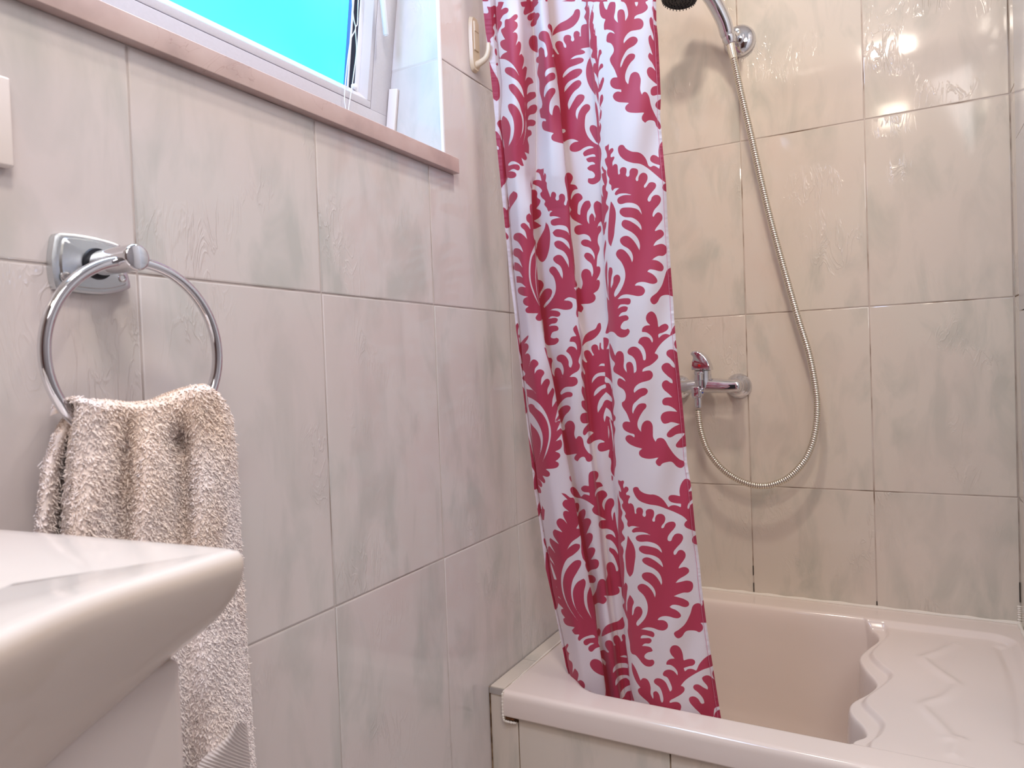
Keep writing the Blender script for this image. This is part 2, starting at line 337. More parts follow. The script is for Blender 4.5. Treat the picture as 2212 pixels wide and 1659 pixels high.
# cords, wand, loose trim piece
def onT(x, y, off=.004):
    d = ray(x, y); t = (-.1258+off+.145*(CC[2]-PZ)-CC[0])/(d[0]-.145*d[2]); return CC+d*t
c1 = cr([onT(*p) for p in [(766,-120),(763,-40),(761,0),(764,40),(768,62),(758,85),(751,130),(746,180),(744,215),(746,232),(748,262)]], 8)
c2 = cr([onT(*p) for p in [(781,-120),(777,-40),(774,0),(772,50),(768,62),(770,110),(764,160),(760,190),(756,215),(753,235),(752,262)]], 8)
t_ = empty('pull_cords', (-.1, -1.0, 1.72), label='pair of thin white blind cords hanging in front of the frosted window', category='cord')
tube('cord', c1, .0009, M['pvc_bright'], t_, 8); tube('cord', c2, .0009, M['pvc_bright'], t_, 8); local(t_)
wt = empty('blind_wand', (-.08, -.87, 1.80), label='glossy white turning rod hanging beside the window frame', category='rod')
a = onX(834, 76, -.086); b = onX(825.5, -10, -.080); b2 = a+(b-a)*4.0
tube('rod', np.array([a, a+(b2-a)*.004, a+(b2-a)*.5, b2]), [.0042, .0050, .0050, .0050], M['pvc_bright'], wt, 6)
tube('rod_tip', np.array([a-(b2-a)*.006, a]), .0033, M['pvc_bright'], wt, 10); local(wt)
ts = box_obj('trim_strip', (.0012, .0212, -.8500, -.8432, -.0715, .0725), M['ivory'], None, .002, label='short cream plastic strip standing on the pink sill against the window frame', category='plastic strip')
ts.matrix_world = WM
# ---------------------------------------------------------------- wall plate, hook
pl = empty('switch_plate', (0, -1.62, 1.41), label='cream wall plate cut off at the left edge above the towel ring', category='wall plate')
box_obj('plate', (.0005, .0115, -1.665, -1.5765, 1.3705, 1.4525), M['ivory'], pl, .0028); box_obj('rocker', (.011, .0135, -1.652, -1.592, 1.385, 1.438), M['ivory'], pl, .0015); local(pl)
hk = empty('wall_hook', (0, -.728, 1.80), label='beige plastic hook stuck on the tiles beside the shower curtain', category='hook')
bm = bmesh.new(); pr = []
for k in range(40):
    a = 2*math.pi*k/40; c_, s_ = math.cos(a), math.sin(a); pr.append((-.7265+.0155*math.copysign(abs(c_)**.55, c_), 1.8035+.0535*math.copysign(abs(s_)**.55, s_)))
f = bm.faces.new([bm.verts.new((.0004, y, z)) for y, z in pr]); r = bmesh.ops.extrude_face_region(bm, geom=[f])
for q in [g for g in r['geom'] if isinstance(g, bmesh.types.BMVert)]: q.co.x = .0075; q.co.y = -.7265+(q.co.y+.7265)*.86; q.co.z = 1.8035+(q.co.z-1.8035)*.95
bm_obj('base_plate', bm, M['hook'], hk, True, 0)
box_obj('front_panel', (.007, .0098, -.7345, -.7185, 1.790, 1.846), M['hook'], hk, .001)
box_obj('front_panel_step', (.0075, .0110, -.7340, -.7190, 1.826, 1.845), M['hook'], hk, .001)
tube('hook_arm', cr([(.006,-.7265,1.7635),(.016,-.7265,1.7660),(.028,-.7265,1.7715),(.034,-.7265,1.7830),(.0355,-.7265,1.7990)], 8), np.linspace(.0060, .0034, 33), M['hook'], hk, 12, flat=1.2); local(hk)
# ---------------------------------------------------------------- towel ring
tr_ = empty('towel_ring', (0, -1.50, 1.29), label='round chrome towel ring on a rectangular wall plate below the window', category='towel ring')
cy, cz = -1.506, 1.2905
out = [(-1.5435,1.3135),(-1.5375,1.3175),(-1.51,1.3185),(-1.482,1.3150),(-1.4755,1.3100),(-1.4715,1.290),(-1.4680,1.2745),(-1.4715,1.2675),(-1.500,1.2605),(-1.538,1.2620),(-1.5455,1.2660),(-1.5475,1.290)]
oc = cr(out+[out[0]], 5)[:-1]; V = []; lv = [(.0004,1.0),(.006,1.0),(.0085,.985),(.0090,.955),(.0098,.90),(.0100,.84),(.0118,.80),(.0130,.55),(.0135,.30)]
bm = bmesh.new(); rows = []
for x, s in lv: rows.append([bm.verts.new((x, cy+(p[0]-cy)*s, cz+(p[1]-cz)*s)) for p in oc])
for a, b in zip(rows[:-1], rows[1:]):
    for i in range(len(oc)): bm.faces.new((a[i], a[(i+1) % len(oc)], b[(i+1) % len(oc)], b[i]))
bm.faces.new(rows[-1]); bm.faces.new(rows[0][::-1])
bm_obj('wall_plate', bm, M['chrome_dull'], tr_, True)
for yy, zz in ((-1.5365, 1.2745), (-1.4795, 1.2790)):
    s_ = lathe('screw', (.0115, yy, zz), (1,0,0), [(0,.0052),(.0012,.0050),(.0018,.0035),(.0015,.0026),(.0010,.0024)], M['steel'], tr_, 20)
lathe('gap_ring', (.011, cy+.001, cz), (1,0,0), [(0,.0165),(.004,.0155),(.005,.0150),(.0052,.0118)], M['black'], tr_, 32, label='black ring for the dark gap round the post')  # solid ring, the gap's darkness put into its black
lathe('post', (.0125, cy+.001, cz), (1,0,0), [(0,.0125),(.060,.0130),(.0635,.0130),(.0650,.0118),(.0655,.0105),(.0656,.0001)], M['chrome'], tr_, 40)
rc = np.array([.060, -1.4955, 1.1985]); RR = .0905
ang = np.linspace(0, 2*np.pi, 96, endpoint=False); ring = np.stack([np.full(96, rc[0]), rc[1]+RR*np.cos(ang), rc[2]+RR*np.sin(ang)], 1)
tube('ring', ring, .0056, M['chrome'], tr_, 20, closed=True); local(tr_)
# ---------------------------------------------------------------- bath
bath = empty('bathtub', (W/2, -.38, .55), label='small cream sit-in bath with a wavy-edged seat in the tiled corner', category='bathtub')
X0, X1, Y0 = .0356, W-.0045, -.767; RIM = .55
nx, ny = 470, 385
xs = np.linspace(X0, X1, nx); ys = np.linspace(-.757, -.001, ny)
def rrect(X, Y, cx_, cy_, hx, hy, r):
    qx = np.abs(X-cx_)-(hx-r); qy = np.abs(Y-cy_)-(hy-r)
    return -(np.hypot(np.maximum(qx, 0), np.maximum(qy, 0))+np.minimum(np.maximum(qx, qy), 0)-r)
GX, GY = np.meshgrid(xs, ys)
wave_o = np.array([(1862,1350),(1893,1368),(1901,1385),(1880,1402),(1860,1423),(1872,1448),(1897,1479),(1880,1500),(1842,1522),(1842,1545),(1866,1570),(1876,1592),(1862,1601),(1845,1606)], float)
wave_i = np.array([(1880,1346),(1912,1352),(1919,1372),(1900,1392),(1883,1412),(1902,1437),(1927,1458),(1908,1480),(1868,1512),(1886,1538),(1909,1562),(1902,1585),(1888,1599),(1880,1606)], float)
def wcurve(px, Z):
    p = np.array([onZ(x, y, Z)[:2] for x, y in px]); p = p[np.argsort(p[:, 1])]; p = np.vstack([[p[0,0], -.80], p, [p[-1,0], .0]])
    c_ = cr(p, 6); o = np.argsort(c_[:, 1]); return np.interp(ys, c_[o, 1], c_[o, 0])
ks = np.exp(-.5*(np.arange(-10, 11)/4.0)**2); ks /= ks.sum()
sm = lambda a: np.convolve(np.pad(a, 10, mode='edge'), ks, 'valid')
wo = sm(wcurve(wave_o, .527)); wi = sm(wcurve(wave_i, .536))
inner = rrect(GX, GY, (.128+.98)/2, (-.706-.078)/2, (.98-.128)/2, (.706-.078)/2, .085)
sea = rrect(GX, GY, (.30+.925)/2, (-.700-.086)/2, (.925-.30)/2, (.700-.086)/2, .05)
dB = np.minimum(inner, (wo[:, None]-GX)*2.6)                      # depth into the basin
pd = [-.05,0,.004,.008,.012,.017,.030,.050,.066,.085,.11,.3]; pf = [0,0,.0008,.0034,.010,.030,.125,.26,.315,.338,.345,.352]
sst = lambda t: np.clip(t, 0, 1)**2*(3-2*np.clip(t, 0, 1))
seat = .011*sst((sea+.004)/.022)                            # seat is a little lower than the rim
seat += .010*sst((wi[:, None]-GX+.004)/.012)*sst(sea/.02)
Zt = RIM-seat*sst((GX-.50)/.12)-np.interp(dB, pd, pf)
zz = np.array([(2061,1393),(2030,1408),(2004,1417),(1996,1424),(2022,1446),(2060,1472),(2066,1484),(2040,1506),(2004,1518),(1994,1528),(2020,1556),(2047,1585),(2050,1596)], float)
zz2 = np.array([(2161,1400),(2180,1440),(2192,1475),(2200,1510),(2205,1558),(2208,1600)], float)
zz3 = np.array([(2075,1598),(2066,1612),(2060,1630)], float)
# relief of the seat
for pl_, dep, wd in ((zz, .0030, .016), (zz2, -.0040, .015), (zz3, .0030, .016)):
    P_ = cr(np.array([onZ(x, y, .539)[:2] for x, y in pl_]), 4); dm = np.full(GX.shape, 9.)
    for a, b in zip(P_[:-1], P_[1:]):
        ab = b-a; tt = np.clip(((GX-a[0])*ab[0]+(GY-a[1])*ab[1])/(ab@ab+1e-12), 0, 1); dm = np.minimum(dm, np.hypot(GX-a[0]-tt*ab[0], GY-a[1]-tt*ab[1]))
    Zt += dep*np.exp(-(dm/wd)**2*2.5)
# outer lip: rows in front of the grid
lip = [(-.757,.5025),(-.7668,.5025),(-.7672,.505),(-.7672,.536),(-.7665,.541),(-.7650,.545),(-.7625,.548),(-.760,.5494)]
V = [np.stack([xs, np.full(nx, y), np.full(nx, z)], 1) for y, z in lip]; V = np.concatenate(V+[np.stack([GX.ravel(), GY.ravel(), Zt.ravel()], 1)])
mesh_np('tub_body', V, grid_faces(ny+len(lip), nx), M['acrylic'], bath)
def bead(pts, r, mat, name='sealant', **kw):
    p = cr(pts, 14); rr = r*(1+.25*np.sin(np.arange(len(p))*1.7)+.2*rng.random(len(p))); return tube(name, p, rr, mat, bath, 8, **kw)
bead([(.03,-.002,.551),(.3,-.002,.551),(.6,-.002,.551),(W-.004,-.002,.551)], .0042, M['sealant'])
bead([(W-.004,-.004,.551),(W-.004,-.2,.551),(W-.004,-.5,.551),(W-.004,-.76,.551)], .0042, M['sealant'])
bead([(W-.003,-.003,.553),(W-.003,-.003,.575),(W-.003,-.003,.592)], .0035, M['sealant'])
bead([(.0350,-.765,.5475),(.0350,-.60,.5515),(.0350,-.3,.5515),(.0350,-.01,.5515)], .0016, M['sealant'])
bead([(.0345,-.7665,.546),(.0340,-.7665,.520),(.0350,-.7665,.497),(.0400,-.7640,.4915),(.0600,-.7605,.4905)], .0020, M['sealant'])
bead([(.0385,-.7620,.4995),(.047,-.7605,.4985),(.055,-.7600,.4980)], .0030, M['stain_and_joint'], 'rust_stain_and_joint', label='brown stained gap under the rim')
local(bath)
bead([(.060,-.7585,.5012),(.3,-.7585,.5012),(.6,-.7585,.5012),(X1-.002,-.7585,.5012)], .0013, M['stain_and_joint'], 'dark_joint_line', label='brown joint line under the rim')  # thin dark brown bead along the joint below the lip
local(bath)
# tiled ledge and front panel below the bath
tp = box_obj('trim_1', (.0006, X1, -.7545, -.7505, FLOOR, .5005), M['dark_grout'], None, 0, kind='structure')
bm = bmesh.new(); box(bm, .0006, .0345, -.7505, -.001, FLOOR, .5475)
bm_obj('ledge_core', bm, M['grout'], tp, False)
MF = Matrix(((1,0,0,0),(0,0,-1,-.7575),(0,1,0,0),(0,0,0,1)))
tile_obj([(.0012,FLOOR+.002),(.0608,FLOOR+.002),(.0608,.4895),(.0335,.4895),(.0335,.5480),(.0012,.5480)], MF, tp, M['tile'], .003)
for x0, x1 in ((.0618, .3579), (.3579, .6480), (.6480, X1)):
    tile_obj(rect(x0, x1, FLOOR+.001, .5010), MF, tp, M['tile'], .003)
ML2 = Matrix(((1,0,0,0),(0,1,0,0),(0,0,1,.5515),(0,0,0,1)))
for y0, y1 in ((-.7565, -.6165), (-.6165, -.3350), (-.3350, -.0015)): tile_obj(rect(.001, .0342, y0, y1), ML2, tp, M['tile'], .003)
box_obj('corner_profile', (.0005, .0030, -.7595, -.7565, FLOOR+.001, .5500), M['dark_grout'], tp, .0006, label='grimy corner strip')
box_obj('edge_profile', (.0012, .0335, -.7600, -.7560, .5380, .5495), M['steel'], tp, .0008, label='grey metal edge strip')
# ---------------------------------------------------------------- shower set
sh = empty('shower_hose_set', (.36, 0, 2.0), label='chrome hand shower with a gilded ribbed hose on the back wall', category='shower')
q = onY(1598, 90, 0)
lathe('wall_rosette', (q[0], -.0002, q[2]), (0,-1,0), [(0,.0405),(.004,.0405),(.010,.0390),(.017,.034),(.022,.025),(.024,.0175),(.025,.0172),(.033,.0165),(.034,.015),(.036,.0085),(.046,.008),(.050,.0105),(.056,.0120),(.062,.0095),(.064,.0001)], M['chrome'], sh, 48)
hp = [onY(1575, 84, -.080), onY(1571, 73, -.084), onY(1564, 48, -.096), onY(1550, 18, -.113), onY(1533, -10, -.132), onY(1510, -36, -.150), onY(1480, -58, -.168)]
hr = np.interp(np.linspace(0, 1, 61), [0,.08,.2,.6,1], [.0135,.0152,.0180,.0190,.0210])
tube('handle', cr(hp, 10), hr, M['chrome'], sh, 24)
tube('holder', np.array([onY(1578, 94, -.077), onY(1575.5, 86, -.079), onY(1573, 77, -.082)]), [.0125, .0168, .0160], M['chrome'], sh, 28)
tube('holder_arm', np.array([[q[0], -.048, q[2]+.004], onY(1582, 82, -.070)]), [.010, .0125], M['chrome'], sh, 20)
hc = onY(1467, -2, -.172); ax = np.array([-.10, -.10, -1.0]); ax /= np.linalg.norm(ax)
lathe('shower_head', hc-ax*.040, ax, [(0,.012),(.010,.026),(.022,.041),(.030,.0455),(.038,.0455),(.040,.0435)], M['chrome'], sh, 48)
hd = lathe('spray_plate', hc-ax*.001, ax, [(0,.0432),(.003,.0425),(.005,.040),(.0062,.0385),(.0050,.036),(.0066,.033),(.0052,.029),(.0068,.026),(.0054,.022),(.0070,.018),(.0056,.013),(.0070,.008),(.0066,.0001)], M['black'], sh, 48, label='black rubber spray plate')
u_, v_, _ = frame_of(ax); bm = bmesh.new()
for r_, n_ in ((.009, 6), (.017, 12), (.025, 18), (.033, 24), (.0395, 30)):
    for k in range(n_):
        a = 2*math.pi*k/n_; c_ = hc+ax*.0065+u_*r_*math.cos(a)+v_*r_*math.sin(a)
        bmesh.ops.create_cone(bm, cap_ends=True, segments=6, radius1=.0014, radius2=.0009, depth=.0030, matrix=Matrix.Translation(c_))
nz_ = bm_obj('nozzles', bm, M['black'], hd, True, 0, kind='stuff')
hosep = [(1582,112,-.074),(1590,150,-.078),(1603,210,-.078),(1622,290,-.072),(1642,380,-.066),(1666,480,-.060),(1692,575,-.056),(1722,680,-.052),(1748,765,-.050),(1762,840,-.050),(1765,895,-.050),(1757,950,-.051),(1738,995,-.052),(1705,1030,-.054),(1668,1047,-.056),(1635,1049,-.059),(1598,1038,-.063),(1560,1013,-.069),(1530,975,-.075),(1515,935,-.080),(1509,900,-.084),(1508,884,-.086)]
P_ = cr([onY(*p) for p in hosep], 16); s = np.r_[0, np.cumsum(np.linalg.norm(np.diff(P_, axis=0), axis=1))]
pitch = .0054; nr = int(s[-1]/pitch); ss = []; rr = []; gi = []
for k in range(nr):
    for f, r_ in ((0, .0070), (.14, .0080), (.5, .0083), (.80, .0080), (.84, .0070)): ss.append((k+f)*pitch); rr.append(r_)
ss = np.array(ss); hp_ = np.stack([np.interp(ss, s, P_[:, i]) for i in range(3)], 1)
mid = np.repeat((np.arange(len(ss)-1) % 5 == 4).astype(int), 14)
tube('hose', hp_, rr, [M['hose'], M['hose_gap']], sh, 14, midx=mid, cap=False)
tube('hose_nut', np.array([onY(1578, 95, -.0765), onY(1581, 111, -.0745), onY(1585, 127, -.0755)]), [.0098, .0100, .0090], M['hose'], sh, 20)
local(sh)
# ---------------------------------------------------------------- mixer tap
mx_ = empty('bath_mixer', (.26, 0, 1.1), label='chrome lever mixer tap on the back wall above the bath', category='tap')
qr = onY(1596, 834, 0); ql = qr-np.array([.158, 0, -.001]); YM = -.066; zc = qr[2]
for c_ in (ql, qr):
    lathe('rosette', (c_[0], -.0002, zc), (0,-1,0), [(0,.0335),(.002,.0335),(.006,.0315),(.014,.0235),(.020,.0165),(.024,.0150),(.052,.0145),(.0525,.0125)], M['chrome'], mx_, 48)
def Pm(x, y, Y=YM): return onY(x, y, Y)
bc = Pm(1516, 833)
arm = [Pm(1602, 834), Pm(1592, 834), Pm(1570, 834), Pm(1545, 833), Pm(1516, 833), Pm(1490, 835), Pm(1470, 836)]
tube('body', cr([p for p in arm], 8), np.interp(np.linspace(0, 1, 49), [0,.05,.12,.4,.62,.85,1], [.004,.012,.0150,.0180,.0200,.0175,.0150]), M['chrome'], mx_, 28)
box_obj('arm_slot', (Pm(1547,830)[0], Pm(1591,830)[0], YM-.0165, YM-.0135, Pm(1547,840)[2], Pm(1547,831)[2]), M['black'], mx_, .001, label='black strip for the dark groove in the right arm')  # flush black strip, the groove's darkness put into its colour
cb = Pm(1518, 815)
lathe('cartridge_housing', (cb[0], YM, zc), (0,0,1), [(0,.0225),(.010,.0240),(.020,.0225),(.030,.0222),(.0440,.0225),(.0450,.0205)], M['chrome'], mx_, 40)
zl = zc+.0455
lathe('lever_ring', (cb[0], YM, zl), (0,0,1), [(0,.0200),(.0012,.0228),(.0040,.0228),(.0050,.0210)], M['chrome'], mx_, 40)
bm = bmesh.new(); lo_ = cr([(1497.5,799),(1499.5,782),(1500,771),(1496.5,767),(1495.5,763),(1498.5,759.5),(1506,758),(1514,760),(1524,767.5),(1532,779),(1538,799)], 4)
fr_ = [bm.verts.new(onY(x, y, YM)+np.array([0, -.020+.010*(792-y)/34*0, 0])) for x, y in lo_]; f = bm.faces.new(fr_)
r = bmesh.ops.extrude_face_region(bm, geom=[f])
for q in [g for g in r['geom'] if isinstance(g, bmesh.types.BMVert)]: q.co.y += .038
bmesh.ops.bevel(bm, geom=[e for e in bm.edges if abs(e.verts[0].co.y-e.verts[1].co.y) < 1e-6], offset=.0055, segments=4, profile=.5, affect='EDGES', clamp_overlap=True)
bm_obj('lever', bm, M['chrome'], mx_, True)
lathe('temperature_mark', (cb[0]-.003, YM-.0196, zl+.013), (-.05,-1,0), [(0,.0036),(.0016,.0034),(.0018,.0001)], M['red'], mx_, 16, label='red hot water dot')
db = Pm(1509, 800, YM-.026)
lathe('diverter_knob', (db[0], YM-.026, Pm(1509,822,YM-.026)[2]), (0,0,1), [(-.014,.0060),(0,.0075),(.001,.0105),(.016,.0105),(.0175,.0118),(.0205,.0118),(.022,.0100),(.0225,.0001)], M['chrome'], mx_, 28)
so = Pm(1507, 858, YM-.022)
box_obj('spout_block', (so[0]-.013, so[0]+.012, YM-.030, YM-.004, zc-.026, zc-.004), M['chrome'], mx_, .004)
box_obj('front_block', (so[0]-.012, so[0]+.009, YM-.040, YM-.006, zc-.023, zc+.005), M['chrome'], mx_, .0035)
lathe('hose_outlet', (onY(1508,862,-.086)[0], -.086, onY(1508,855,-.086)[2]), (0,0,-1), [(0,.0110),(.006,.0112),(.007,.0095),(.012,.0102),(.030,.0092),(.031,.0070)], M['chrome'], mx_, 12)
lathe('spout_mark', (so[0]+.0125, YM-.020, zc-.012), (.5,-1,0), [(0,.0022),(.001,.0020),(.0012,.0001)], M['blue'], mx_, 12, label='small blue cold water mark')
local(mx_)

